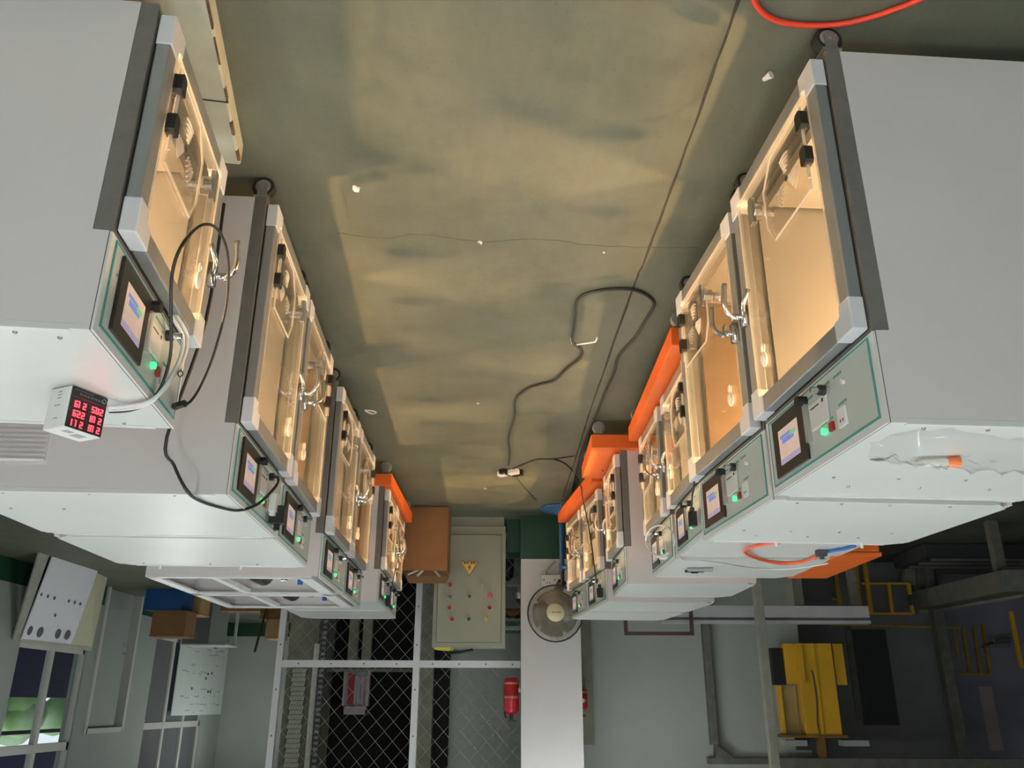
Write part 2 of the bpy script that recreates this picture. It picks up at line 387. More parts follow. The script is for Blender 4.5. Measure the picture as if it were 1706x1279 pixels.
# ceiling tubes above the frame, those behind the camera added as side fill
def ceiling_tube(x, y, rot, label):
    t = thing('ceiling_light', label, 'light', (x, y, 0), rot, 'fluorescent ceiling lights')
    put('housing', lambda: B(-0.09, 0.09, -0.65, 0.65, 3.48, 3.53), 'white_plastic', t, key='tubelight')
    put('tube', lambda: MB().cyl((-0.045, -0.6, 3.455), (-0.045, 0.6, 3.455), 0.02, n=8), 'tube_light', t, key='tubelight_a')
    put('tube', lambda: MB().cyl((0.045, -0.6, 3.455), (0.045, 0.6, 3.455), 0.02, n=8), 'tube_light', t, key='tubelight_b')
    put('hanger', lambda: MB().cyl((0, -0.5, 3.53), (0, -0.5, ZC), 0.006, n=6).cyl((0, 0.5, 3.53), (0, 0.5, ZC), 0.006, n=6), 'zinc', t, key='tubelight')
TUBES = [(x_, y_, 0) for y_ in (-2.6, -4.6, -6.8) for x_ in (-3.6, -1.2, 1.2, 3.6)] + [(5.2, 19.3, 0), (2.2, 15.0, 0), (-0.9, 0.2, 0), (0.9, 0.2, 0), (-1.5, 2.6, 0), (1.5, 2.8, 0), (0.1, 4.8, 0), (4.2, 5.5, 0), (4.6, 11.5, 0), (4.2, 17.0, 0), (-0.6, 7.9, math.pi / 2)]  # added fill: rows behind the camera, pairs by whiteboard and over chamber tops
for i, (x, y, r) in enumerate(TUBES):
    ceiling_tube(x, y, r, 'white twin-tube fluorescent light hanging from the ceiling above and behind the aisle, set partly added as fill')

# ================================================================== TEST CHAMBERS
def chamber(label, near, far, row, size, hinge_near, thin_sheet=False, top='plain', depth=0.87, screws=(), pegs=False, vent=False):
    """near / far: front corners on plan; row 'a' faces +x (photo right), 'b' faces -x (photo left)"""
    n_, f_ = Vector(near), Vector(far)
    a, b = (n_, f_) if row == 'a' else (f_, n_)
    d_ = b - a; wdt = 0.765 if size == 'large' else 0.70
    rot = math.atan2(-d_.x, d_.y); mid = (a + b) / 2
    zb = 0.0 if size == 'large' else 0.215
    z0, zh, zt = (0.092, 1.0, 1.25) if size == 'large' else (0.0, 0.675, 0.925)
    h = wdt / 2; D = depth
    near_is_left = (row == 'a')                  # left as seen from the aisle = -y
    hs = -1 if (hinge_near == near_is_left) else 1   # side of the hinges: -1 = -y
    t = thing('incubator_chamber', label, 'incubator', (mid.x, mid.y, zb), rot, 'glass-door incubator chambers beside the aisle')
    K = (size, round(D, 3)); KH = (size, hs)
    for s in (-1, 1):
        put('side_panel', lambda: MB().prism([(-D, z0), (-0.045, z0), (-0.045, zh), (-0.008, zh + 0.001), (-0.008, zt - 0.0125), (-D, zt - 0.0125)], 'y', s * h, s * (h - 0.018)), 'cab_side', t, key=(K, s))
    put('back_panel', lambda: B(-D + 0.001, -D + 0.018, -h + 0.019, h - 0.019, z0, zt - 0.003), 'cab_side', t, key=K)
    put('bottom_panel', lambda: B(-D + 0.019, -0.046, -h + 0.019, h - 0.019, z0, z0 + 0.018), 'cab_side', t, key=K)
    put('front_frame', lambda: MB().box(-0.044, 0, -h, -h + 0.035, z0, zh).box(-0.044, 0, h - 0.035, h, z0, zh).box(-0.044, 0, -h + 0.035, h - 0.035, z0, z0 + 0.04).box(-0.044, 0, -h + 0.035, h - 0.035, zh - 0.035, zh), 'frame_dark', t, key=K)
    # lined interior
    i = h - 0.036; xb = -D + 0.10; za, zc = z0 + 0.041, zh - 0.036
    put('liner', lambda: MB().box(xb, -0.045, -i, -i + 0.006, za, zc).box(xb, -0.045, i - 0.006, i, za, zc).box(xb, xb + 0.006, -i, i, za, zc).box(xb, -0.045, -i, i, za - 0.006, za).box(xb, -0.045, -i, i, zc, zc + 0.006), 'liner', t, key=K)
    sf = 1 if near_is_left else -1               # far side of the interior
    if thin_sheet:  # brown sheet painted as the warm floor mirrored in the steel wall
        put('reflection_sheet', lambda: B(xb + 0.03, -0.05, sf * (i - 0.008), sf * (i - 0.011), za + 0.02, zc - 0.01), 'floor_reflection', t, key=(K, sf))
    else:
        put('inner_tray', lambda: MB().box(xb + 0.03, -0.06, -i + 0.02, i - 0.02, za + 0.02, za + 0.03).box(-0.075, -0.06, -i + 0.02, i - 0.02, za + 0.03, za + 0.06), 'liner', t, key=K)
    lamp = put('lamp_holder', lambda: MB().box(xb + 0.06, xb + 0.20, -0.05, 0.05, zc - 0.012, zc).cyl((xb + 0.13, 0, zc - 0.012), (xb + 0.13, 0, zc - 0.04), 0.018), 'white_plastic', t, key=K)
    put('bulb', lambda: MB().sphere((xb + 0.13, 0, zc - 0.058), 0.013, 12, 8), 'bulb', lamp, key=K, smooth=True)
    # head
    put('head_front', lambda: B(-0.006, 0, -h, h, zh + 0.003, zt), 'cab_white', t, key=K)
    put('seam_strip', lambda: B(-0.0078, -0.0062, -h - 0.0006, h + 0.0006, zh + 0.003, zt + 0.0005), 'ink_dark', t, key=K)
    if top == 'plain':
        c = 0.06
        tp = put('top_panel', lambda: MB().prism([(-0.008, -h), (-0.008, h), (-D + c, h), (-D, h - c), (-D, -h + c), (-D + c, -h)], 'z', zt - 0.012, zt), 'top_white', t, key=K)
        for s in (-1, 1): put('top_flange', lambda: B(-D + 0.08, -0.05, s * (h - 0.018), s * h, zt, zt + 0.003), 'cab_white', t, key=(K, s))
        if pegs:
            for sx in (0.35, 0.78): put('peg', lambda: MB().cyl((0, 0, 0), (0, 0, 0.022), 0.006, n=8), 'white_plastic', tp, key='peg', loc=(-sx * D, sf * (h - 0.03), zt))
        for (sx, sy) in screws:
            put('screw', lambda: MB().cyl((0, 0, 0), (0, 0, 0.004), 0.006, 0.004, n=8), 'screw', tp, key='screw', loc=(-sx * D, sy * h, zt))
    else:
        rim = MB().box(-D, -0.045, -h, -h + 0.05, zt - 0.012, zt).box(-D, -0.045, h - 0.05, h, zt - 0.012, zt).box(-D, -D + 0.06, -h, h, zt - 0.012, zt).box(-0.12, -0.045, -h, h, zt - 0.012, zt)
        rim.box(-D + 0.34, -D + 0.38, -h, h, zt - 0.03, zt - 0.002)
        put('top_rim', rim, 'cab_white', t, key=(K, 'open'))
        put('equipment_deck', lambda: B(-D + 0.38, -0.06, -h + 0.02, h - 0.02, zt - 0.16, zt - 0.15), 'cab_side', t, key=K)
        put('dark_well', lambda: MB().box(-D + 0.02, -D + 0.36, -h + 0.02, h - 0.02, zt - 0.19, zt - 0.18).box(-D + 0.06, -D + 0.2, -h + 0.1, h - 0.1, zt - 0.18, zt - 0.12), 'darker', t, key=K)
        pm = put('pump', lambda: MB().cyl((-0.42, -0.07, zt - 0.07), (-0.42, 0.13, zt - 0.07), 0.055, n=14).cyl((-0.42, 0.13, zt - 0.07), (-0.42, 0.17, zt - 0.07), 0.035, n=12).box(-0.47, -0.37, -0.03, 0.1, zt - 0.15, zt - 0.10), 'black_plastic', t, key=K, smooth=False)
        put('valve', lambda: MB().box(-0.21, -0.155, 0.0, 0.07, zt - 0.15, zt - 0.05).cyl((-0.18, 0.035, zt - 0.05), (-0.18, 0.035, zt - 0.01), 0.016), 'hose_blue', t, key=K)
        put('fitting', lambda: MB().cyl((-0.27, 0.05, zt - 0.15), (-0.27, 0.05, zt - 0.03), 0.02).cyl((-0.27, 0.05, zt - 0.06), (-0.23, 0.05, zt - 0.06), 0.012), 'chrome', t, key=K)
        put('bracket', lambda: MB().box(-0.50, -0.49, -0.2, 0.2, zt - 0.15, zt - 0.04).box(-0.33, -0.32, -0.15, 0.2, zt - 0.15, zt - 0.09), 'zinc', t, key=K)
    if vent:                                     # louvres on the near side panel
        sn = -1 if near_is_left else 1
        vt = put('vent_plate', lambda: B(-0.80, -0.60, sn * h, sn * (h + 0.004), zt - 0.25, zt - 0.09), 'cab_side', t, key=(K, sn))
        for k in range(9):
            z = zt - 0.24 + k * 0.0165
            put('louvre', lambda: MB().hexa([(-0.79, sn * (h + 0.004), 0), (-0.61, sn * (h + 0.004), 0), (-0.61, sn * (h + 0.016), 0.002), (-0.79, sn * (h + 0.016), 0.002)], [(-0.79, sn * (h + 0.004), 0.009), (-0.61, sn * (h + 0.004), 0.009), (-0.61, sn * (h + 0.016), 0.005), (-0.79, sn * (h + 0.016), 0.005)]), 'cab_side', vt, key=(K, sn, 'lv'), loc=(0, 0, z))
    # casters
    if size == 'large':
        for cx in (-0.02, -D + 0.09):
            for cy in (-h + 0.02, h - 0.02):
                cs = put('caster', lambda: MB().box(-0.03, 0.03, -0.03, 0.03, 0.087, 0.0915).box(-0.018, 0.018, -0.027, -0.021, 0.035, 0.087).box(-0.018, 0.018, 0.021, 0.027, 0.035, 0.087).cyl((0, -0.029, 0.043), (0, 0.029, 0.043), 0.007), 'zinc', t, key='caster', loc=(cx, cy, 0))
                put('wheel', lambda: MB().lathe([(0.024, -0.019), (0.039, -0.019), (0.043, -0.014), (0.043, 0.014), (0.039, 0.019), (0.024, 0.019)], (0, 0, 0.043), 'y', 20), 'rubber', cs, key='caster')
                put('hub', lambda: MB().cyl((0, -0.0205, 0.043), (0, 0.0205, 0.043), 0.029, n=16), 'grey_hub', cs, key='caster')
    # ---- door
    yd = h - 0.012; zA, zB = z0 + 0.025, zh - 0.008; r = 0.056; xa, xz = 0.006, 0.042
    door = put('door', lambda: MB().box(xa, xz, -yd, -yd + r, zA + 0.08, zB - 0.08).box(xa, xz, yd - r, yd, zA + 0.08, zB - 0.08).box(xa, xz, -yd + 0.08, yd - 0.08, zA, zA + r).box(xa, xz, -yd + 0.08, yd - 0.08, zB - r, zB), 'alu', t, key=K, bevel=0.004)
    put('gasket', lambda: MB().box(0.0, xa, -yd + 0.01, -yd + 0.03, zA, zB).box(0.0, xa, yd - 0.03, yd - 0.01, zA, zB).box(0.0, xa, -yd + 0.03, yd - 0.03, zA, zA + 0.02).box(0.0, xa, -yd + 0.03, yd - 0.03, zB - 0.02, zB), 'rubber', door, key=K)
    for sy in (-1, 1):
        for sz in (0, 1):
            def cb():
                e = 0.095; q = 0.059
                pol = [(0, 0), (e, 0), (e, q), (q + 0.012, q), (q, q + 0.012), (q, e), (0, e)]
                pol = [(sy * (yd + 0.002 - p[0]), (zA - 0.002 + p[1]) if sz == 0 else (zB + 0.002 - p[1])) for p in pol]
                return MB().prism(pol, 'x', xa - 0.002, xz + 0.004)
            put('corner_block', cb, 'corner_plastic', door, key=(K, sy, sz), bevel=0.004)
    put('pane', lambda: B(0.036, 0.0415, -yd + r - 0.004, yd - r + 0.004, zA + r - 0.004, zB - r + 0.004), 'acrylic', door, key=K)
    put('pane_edge', lambda: MB().box(0.034, 0.0435, -yd + r, -yd + r + 0.006, zA + r, zB - r).box(0.034, 0.0435, yd - r - 0.006, yd - r, zA + r, zB - r).box(0.034, 0.0435, -yd + r, yd - r, zA + r, zA + r + 0.005), 'acrylic_edge', door, key=K)
    k_ = wdt / 0.765
    Y = lambda s: hs * (h - s * k_)              # distance s from the hinge-side edge
    zq = z0 + 0.12                               # hatch bottom
    def hatch_poly(g=0.0):
        return [(Y(0.11 + g), zq + g), (Y(0.36), zq + g), (Y(0.44 - g), zq + 0.08 + g), (Y(0.44 - g), zq + 0.22), (Y(0.39), zq + 0.29 - g), (Y(0.11 + g), zq + 0.29 - g)]
    put('hatch', lambda: MB().prism(hatch_poly(), 'x', 0.044, 0.048), 'acrylic', door, key=KH)
    put('hatch_rim', lambda: MB().tube([(0.048, p[0], p[1]) for p in hatch_poly()], 0.004, 5, True, 0), 'acrylic_edge', door, key=KH)
    for zz in (0.06, 0.185):
        hg = put('hatch_hinge', lambda: MB().prism([(-0.02, -0.022), (-0.02, 0.022), (-0.012, 0.03), (0.012, 0.03), (0.02, 0.022), (0.02, -0.022), (0.012, -0.03), (-0.012, -0.03)], 'x', 0.0, 0.024), 'black_plastic', door, key=size, loc=(0.042, Y(0.10), zq + zz))
    put('hinge_rod', lambda: MB().cyl((0.054, Y(0.10), zq + 0.05), (0.054, Y(0.10), zq + 0.26), 0.005, n=6), 'acrylic_edge', door, key=KH)
    def petals():
        mb = MB(); cy, cz = Y(0.26), zq + 0.15
        for a0 in (0.5, 2.6, 4.7):
            for q in range(5):
                rr = 0.03 + q * 0.014
                P = [(0.049, cy + rr * math.cos(a0 + t_ * 0.2), cz + rr * math.sin(a0 + t_ * 0.2)) for t_ in range(-2, 3)]
                mb.tube(P, 0.0032, 4, smooth=0)
        return mb
    put('vent_relief', petals, 'acrylic_edge', door, key=KH)['kind'] = 'stuff'
    put('vent_hole', lambda: MB().cyl((0.0475, Y(0.26), zq + 0.15), (0.0495, Y(0.26), zq + 0.15), 0.009), 'ink_dark', door, key=KH)
    lt = put('latch', lambda: MB().cyl((0.042, Y(0.48), zq + 0.13), (0.08, Y(0.48), zq + 0.13), 0.029, n=18).cyl((0.01, Y(0.48), zq + 0.13), (0.035, Y(0.48), zq + 0.13), 0.02, n=16).box(0.07, 0.086, Y(0.48) - 0.014, Y(0.48) + 0.014, zq + 0.08, zq + 0.18).box(0.05, 0.062, Y(0.48), Y(0.45), zq + 0.115, zq + 0.145), 'chrome', door, key=KH, bevel=0.002)
    # lever handle on the free stile
    ys = Y(0.765 - 0.045); zm = z0 + (zh - z0) * (0.58 if size == 'large' else 0.64); o_ = -hs
    def lever():
        mb = MB().box(xz, xz + 0.022, ys - 0.016, ys + 0.016, zm - 0.04, zm + 0.035).cyl((xz, ys, zm), (xz + 0.05, ys, zm), 0.011)
        mb.tube([(xz + 0.045, ys, zm + 0.012), (xz + 0.075, ys + hs * 0.012, zm - 0.012), (xz + 0.085, ys + hs * 0.02, zm - 0.05), (xz + 0.078, ys + hs * 0.022, zm - 0.115)], 0.010, 8, smooth=3)
        mb.tube([(xz + 0.01, ys, zm), (xz + 0.03, ys + hs * 0.05, zm - 0.02), (xz + 0.015, ys + hs * 0.075, zm - 0.07)], 0.008, 8, smooth=3)
        return mb
    put('lever_handle', lever, 'chrome', door, key=KH, smooth=True)
    # white plug with a loop on the pane
    yh, zk = Y(0.60), zB - 0.16
    put('plug', lambda: MB().sphere((0.047, yh, zk), 0.02, 10, 8, (0.5, 1, 1.4)).tube([(0.047, yh + 0.012 * math.cos(a_), zk - 0.04 + 0.014 * math.sin(a_)) for a_ in [math.tau * q / 10 for q in range(10)]], 0.004, 5, True, 0), 'clear_white', door, key=KH, smooth=True)
    # ---- control panel
    pu0, pu1, pv0, pv1 = -h + 0.032, h - 0.032, zh + 0.016, zt - 0.026
    U = lambda u: pu0 + (pu1 - pu0) * u
    V = lambda v: pv0 + (pv1 - pv0) * v
    cp = put('control_panel', lambda: B(0.0, 0.003, pu0, pu1, pv0, pv1), 'panel_grey', t, key=K)
    e = 0.006
    put('teal_border', lambda: MB().box(0.0, 0.0036, pu0 - e, pu0, pv0 - e, pv1 + e).box(0.0, 0.0036, pu1, pu1 + e, pv0 - e, pv1 + e).box(0.0, 0.0036, pu0, pu1, pv0 - e, pv0).box(0.0, 0.0036, pu0, pu1, pv1, pv1 + e), 'teal', cp, key=K)
    bz = put('screen_bezel', lambda: B(0.003, 0.012, U(0.585), U(0.94), V(0.04), V(0.96)), 'screen_bezel', cp, key=K, bevel=0.003)
    put('screen', lambda: B(0.0122, 0.0128, U(0.65), U(0.87), V(0.26), V(0.80)), 'screen', cp, key=K)
    put('screen_graphic', lambda: MB().box(0.0129, 0.0131, U(0.70), U(0.83), V(0.42), V(0.50)).box(0.0129, 0.0131, U(0.73), U(0.85), V(0.36), V(0.41)), 'screen_blue', cp, key=K)
    put('screen_mark', lambda: B(0.0129, 0.0132, U(0.68), U(0.74), V(0.38), V(0.45)), 'screen_green', cp, key=K)
    put('screen_bar', lambda: B(0.0129, 0.0131, U(0.65), U(0.87), V(0.72), V(0.80)), 'screen_violet', cp, key=K)
    put('knob', lambda: MB().cyl((0.003, U(0.565), V(0.12)), (0.034, U(0.565), V(0.12)), 0.016, n=10), 'black_plastic', cp, key=K)
    put('flow_meter', lambda: MB().box(0.003, 0.016, U(0.55), U(0.575), V(0.18), V(0.74)), 'acrylic_edge', cp, key=K)
    put('meter_scale', lambda: B(0.003, 0.0045, U(0.555), U(0.57), V(0.2), V(0.72)), 'print_grey', cp, key=K)
    put('nebuliser_tray', lambda: B(0.003, 0.010, U(0.36), U(0.53), V(0.24), V(0.62)), 'cab_white', cp, key=K, bevel=0.002)
    put('tray_slot', lambda: MB().box(0.0101, 0.0108, U(0.43), U(0.51), V(0.31), V(0.33)).box(0.0101, 0.0108, U(0.385), U(0.40), V(0.28), V(0.33)), 'ink_dark', cp, key=K)
    put('outlet', lambda: MB().cyl((0.003, U(0.35), V(0.22)), (0.03, U(0.35), V(0.22)), 0.013, n=12).cyl((0.03, U(0.35), V(0.22)), (0.055, U(0.35), V(0.22)), 0.009, n=12), 'chrome', cp, key=K)
    put('outlet_ring', lambda: MB().cyl((0.014, U(0.35), V(0.22)), (0.032, U(0.35), V(0.22)), 0.0155, n=12), 'fan_dark', cp, key=K)
    put('cap', lambda: MB().cyl((0.003, U(0.21), V(0.27)), (0.012, U(0.21), V(0.27)), 0.008, n=10), 'white_plastic', cp, key=K)
    put('indicator', lambda: MB().cyl((0.003, U(0.42), V(0.74)), (0.014, U(0.42), V(0.74)), 0.0095, n=12), 'led_green', cp, key=K)
    put('rocker_switch', lambda: B(0.003, 0.012, U(0.335), U(0.365), V(0.68), V(0.80)), 'red_switch', cp, key=K)
    put('socket', lambda: B(0.003, 0.010, U(0.22), U(0.29), V(0.58), V(0.84)), 'white_plastic', cp, key=K, bevel=0.002)
    put('socket_hole', lambda: MB().box(0.010, 0.0106, U(0.24), U(0.247), V(0.74), V(0.78)).box(0.010, 0.0106, U(0.262), U(0.269), V(0.74), V(0.78)), 'ink_dark', cp, key=K)
    def print_():
        mb = MB()
        for (u0, u1, v) in ((0.22, 0.30, 0.10), (0.33, 0.47, 0.10), (0.49, 0.55, 0.10), (0.21, 0.29, 0.50), (0.34, 0.38, 0.60), (0.40, 0.46, 0.60), (0.945, 0.965, 0.3)):
            q = u0
            while q < u1 - 0.004:
                mb.box(0.003, 0.0034, U(q), U(min(u1, q + 0.016)), V(v), V(v + 0.035)); q += 0.019
        return mb
    put('panel_print', print_, 'teal', cp, key=K)['kind'] = 'stuff'
    return t

SCR = [(0.12, -0.9), (0.3, -0.9), (0.5, -0.9), (0.75, -0.9), (0.1, 0.35), (0.32, 0.35), (0.55, 0.35), (0.8, 0.35), (0.2, 0.62), (0.45, 0.62), (0.7, 0.62)]
chamber('nearest large incubator facing the aisle, clear plastic bag lying on its white top', (-0.922, 1.925), (-0.868, 2.69), 'a', 'large', True, depth=0.93, screws=SCR)
chamber('large incubator with a brown floor reflection painted inside, directly behind the one with the plastic bag', (-0.878, 2.742), (-0.812, 3.507), 'a', 'large', False, thin_sheet=True, screws=SCR, pegs=True)
chamber('small incubator on the orange cart whose top carries an orange air hose', (-0.915, 3.84), (-0.906, 4.54), 'a', 'small', True)
chamber('small incubator with a white tube looped over its control panel, marker pen on top', (-0.903, 4.625), (-0.894, 5.325), 'a', 'small', False)
chamber('small incubator alone on the projecting orange cart with a side face showing', (-0.77, 5.635), (-0.762, 6.335), 'a', 'small', True)
chamber('small incubator with a black cable plugged into its panel near the fan', (-0.748, 6.64), (-0.665, 7.335), 'a', 'small', True)
chamber('small incubator at the far end of its row, right beside the pedestal fan', (-0.66, 7.39), (-0.575, 8.085), 'a', 'small', False)
chamber('nearest small incubator on a worn plinth, carrying the red digital thermometer', (0.913, 1.64), (1.0, 2.335), 'b', 'small', True, screws=[(0.1, 0.85), (0.2, 0.9), (0.15, -0.9), (0.25, -0.9)])
chamber('large incubator with a louvred side panel and a black lead over its front edge', (0.939, 2.695), (0.987, 3.46), 'b', 'large', True, vent=True, depth=0.92, screws=[(0.2, 0.93), (0.5, 0.93), (0.8, 0.93), (0.7, 0.3), (0.9, 0.3)])
chamber('large incubator with a brown floor reflection painted inside, next to the one with the louvred side', (0.991, 3.49), (1.037, 4.255), 'b', 'large', False, thin_sheet=True, depth=0.92, screws=[(0.25, -0.8), (0.5, -0.8), (0.85, -0.8)], pegs=True)
chamber('open-topped large incubator showing black pump, bright yellow-lit inside, beside a covered one', (1.057, 4.64), (1.077, 5.405), 'b', 'large', True, top='open', depth=0.95)
chamber('open-topped large incubator with a brown floor reflection painted inside beside the orange cart', (1.08, 5.435), (1.10, 6.2), 'b', 'large', False, thin_sheet=True, top='open', depth=0.95)
chamber('small incubator on an orange cart with a thin black lead hanging over its door', (1.051, 6.69), (1.068, 7.385), 'b', 'small', True)
chamber('small incubator at the end of its row, beside the tall cardboard carton', (1.072, 7.41), (1.093, 8.105), 'b', 'small', False)

# orange carts and the worn plinth under the small chambers
def cart(label, x0, x1, y0, y1, rot=0.0):
    cx, cy = (x0 + x1) / 2, (y0 + y1) / 2; hx, hy = abs(x1 - x0) / 2, abs(y1 - y0) / 2
    t = thing('orange_cart', label, 'cart', (cx, cy, 0), rot, 'orange carts under the small incubators')
    put('deck', B(-hx, hx, -hy, hy, 0.115, 0.214), 'orange', t, bevel=0.004)
    put('deck_lip', MB().box(-hx + 0.02, hx - 0.02, -hy + 0.02, hy - 0.02, 0.10, 0.114), 'frame_dark', t)
    for sx in (-1, 1):
        for sy in (-1, 1):
            cs = put('caster', lambda: MB().box(-0.03, 0.03, -0.03, 0.03, 0.09, 0.0995).box(-0.022, 0.022, -0.027, -0.021, 0.04, 0.09).box(-0.022, 0.022, 0.021, 0.027, 0.04, 0.09).cyl((0, -0.029, 0.045), (0, 0.029, 0.045), 0.008), 'zinc', t, key='cart', loc=(sx * (hx - 0.06), sy * (hy - 0.06), 0))
            put('wheel', lambda: MB().lathe([(0.028, -0.018), (0.042, -0.018), (0.045, -0.013), (0.045, 0.013), (0.042, 0.018), (0.028, 0.018)], (0, 0, 0.045), 'y', 18), 'grey_hub', cs, key='cart')
    return t
cart('orange cart under two small incubators behind the large one with the brown painted reflection', -1.85, -0.80, 3.80, 5.42)
cart('orange cart projecting furthest into the aisle, under a single small incubator', -1.75, -0.56, 5.58, 6.42)
cart('long orange cart beside the pedestal fan, under the last two incubators', -1.62, -0.55, 6.58, 8.2, -0.115)
cart('orange cart behind the open-topped incubators, near the cardboard carton', 0.99, 1.98, 6.66, 8.16)
pl = thing('worn_plinth', 'worn pale-green plinth with chipped rusty edge under the nearest incubator', 'plinth', (0.98, 2.5, 0), -math.atan2(0.135, 0.75))
put('plinth_slab', B(0, 0.95, -1.75, 0, 0.0, 0.09), 'plinth_paint', pl, bevel=0.008)
random.seed(5); ch_ = MB(); y = -1.7
while y < -0.05:
    l_ = random.uniform(0.03, 0.16); d_ = random.uniform(0.003, 0.009)
    ch_.box(-0.001, d_, y, min(-0.01, y + l_), 0.086 - random.uniform(0.0, 0.012), 0.0912); y += l_ + random.uniform(0.02, 0.12)
o = put('chipped_edge', ch_, 'plinth_rust', pl); o['kind'] = 'stuff'
put('seam', B(-0.001, 0.30, -0.345, -0.338, 0.085, 0.0908), 'joint_dark', pl)
put('riser', B(0.17, 0.90, -0.98, -0.22, 0.091, 0.2145), 'frame_dark', pl)
# ================================================================== FAR END OF THE AISLE
# --- electrical cabinet
YC = 8.87
cl, cr = aty(722, 1000, YC).x, aty(842, 1000, YC).x
ct = aty(780, 1078, YC).z
ec = thing('electrical_cabinet', 'grey-green electrical cabinet with coloured indicator lamps and a yellow warning triangle', 'cabinet', ((cl + cr) / 2, YC, 0))
hw = (cl - cr) / 2
put('cabinet_body', B(-hw, hw, 0, 0.26, 0.10, ct), 'cabinet_green', ec, bevel=0.006)
put('plinth', B(-hw + 0.02, hw - 0.02, 0.02, 0.25, 0.0, 0.10), 'cabinet_green', ec)
cd = put('cabinet_door', B(-hw + 0.045, hw - 0.045, -0.018, -0.002, 0.20, ct - 0.05), 'cabinet_green', ec, bevel=0.003)
put('door_gap', MB().box(-hw + 0.041, hw - 0.041, -0.004, 0.0, 0.196, ct - 0.046), 'ink_dark', ec)
def cpt(x, y, off=0.02): p = aty(x, y, YC - off); return (p.x - (cl + cr) / 2, -off, p.z)
q = cpt(804, 977); put('door_lock', MB().box(q[0] - 0.02, q[0] + 0.02, -0.035, -0.018, q[2] - 0.03, q[2] + 0.015).box(q[0] - 0.006, q[0] + 0.006, -0.05, -0.035, q[2] - 0.05, q[2] + 0.03), 'zinc', cd)
tri = [cpt(768, 936), cpt(796, 936), cpt(782, 959)]
put('warning_sign', MB().prism([(p[0], p[2]) for p in tri], 'y', -0.021, -0.018), 'sign_yellow', cd)
c3 = [sum(p[i] for p in tri) / 3 for i in (0, 2)]
put('warning_edge', MB().tube([(p[0], -0.021, p[2]) for p in tri], 0.006, 5, True, 0), 'sign_red', cd)
put('lightning_bolt', MB().prism([(c3[0] - 0.015, c3[1] - 0.035), (c3[0] + 0.02, c3[1] + 0.01), (c3[0] + 0.004, c3[1] + 0.012), (c3[0] + 0.015, c3[1] + 0.05), (c3[0] - 0.02, c3[1] + 0.005), (c3[0] - 0.004, c3[1])], 'y', -0.0225, -0.021), 'sign_red', cd)
wm = MB()
for k in range(4): wm.box(c3[0] - 0.055 + k * 0.028 + (0.008 if k > 1 else -0.004), c3[0] - 0.035 + k * 0.028 + (0.008 if k > 1 else -0.004), -0.0222, -0.021, c3[1] - 0.035 - 0.012, c3[1] - 0.028)
put('warning_print', wm, 'yellow_brown', cd)
for (x, y, m_, r_) in [(750, 975, 'lamp_red', 1), (749, 994, 'lamp_grey', 1), (782, 993, 'lamp_green', 1), (816, 992, 'lamp_pink', 1.35), (749, 1012, 'lamp_red', 1), (815.5, 1012, 'lamp_red', 1), (753, 1031, 'lamp_red', 1.15), (781, 1031, 'lamp_green', 1), (810, 1031, 'lamp_yellow', 1)]:
    q = cpt(x, y); ln = put('indicator_lamp', MB().cyl((q[0], -0.03, q[2]), (q[0], -0.055, q[2]), 0.021 * r_, 0.014 * r_, 14), m_, cd)
    put('lamp_ring', MB().cyl((q[0], -0.018, q[2]), (q[0], -0.03, q[2]), 0.026 * r_, n=14), 'zinc', ln)
# junk on the cabinet's top
tag(put('yellow_cloth', MB().hexa([(cl - 0.02, YC + 0.02, ct + 0.001), (cl - 0.2, YC + 0.02, ct + 0.001), (cl - 0.22, YC + 0.2, ct + 0.001), (cl - 0.03, YC + 0.2, ct + 0.001)], [(cl - 0.03, YC + 0.03, ct + 0.02), (cl - 0.18, YC + 0.04, ct + 0.035), (cl - 0.2, YC + 0.18, ct + 0.03), (cl - 0.05, YC + 0.18, ct + 0.02)]), 'lamp_yellow'), 'crumpled yellow cloth on top of the electrical cabinet', 'cloth')
tag(put('black_strap', MB().tube([(cl - 0.16, YC + 0.05, ct + 0.05), (cl - 0.3, YC + 0.02, ct + 0.045), (cl - 0.42, YC + 0.05, ct + 0.02)], 0.015, 6), 'cable_black'), 'black strap lying on top of the electrical cabinet', 'strap')
# --- cardboard carton
YB = 8.36
bl, br = 1.10, aty(746, 900, YB).x
bt = aty(700, 950, YB).z
bx = thing('cardboard_carton', 'tall open brown cardboard carton beside the last incubator, foam scraps inside', 'carton', ((bl + br) / 2, YB, 0))
bw = (bl - br) / 2
put('carton_wall', MB().box(-bw, bw, 0, 0.008, 0, bt).box(-bw, bw, 0.392, 0.40, 0, bt).box(-bw, -bw + 0.008, 0.008, 0.392, 0, bt).box(bw - 0.008, bw, 0.008, 0.392, 0, bt).box(-bw, bw, 0.0, 0.40, 0, 0.008), 'carton', bx)
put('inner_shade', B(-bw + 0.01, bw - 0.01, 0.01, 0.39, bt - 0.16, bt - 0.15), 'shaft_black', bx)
put('flap', MB().hexa([(-bw, 0, bt), (-bw, 0.0, bt), (-bw, 0.40, bt), (-bw, 0.40, bt)], [(-bw - 0.0, 0.0, bt + 0.004), (-bw - 0.03, 0.02, bt + 0.05), (-bw - 0.03, 0.38, bt + 0.05), (-bw, 0.40, bt + 0.004)]), 'carton_light', bx)
put('flap', MB().hexa([(-bw, 0.395, bt), (bw, 0.395, bt), (bw, 0.40, bt), (-bw, 0.40, bt)], [(-bw + 0.04, 0.41, bt + 0.07), (bw - 0.04, 0.41, bt + 0.07), (bw - 0.04, 0.415, bt + 0.07), (-bw + 0.04, 0.415, bt + 0.07)]), 'carton', bx)
pr = MB()
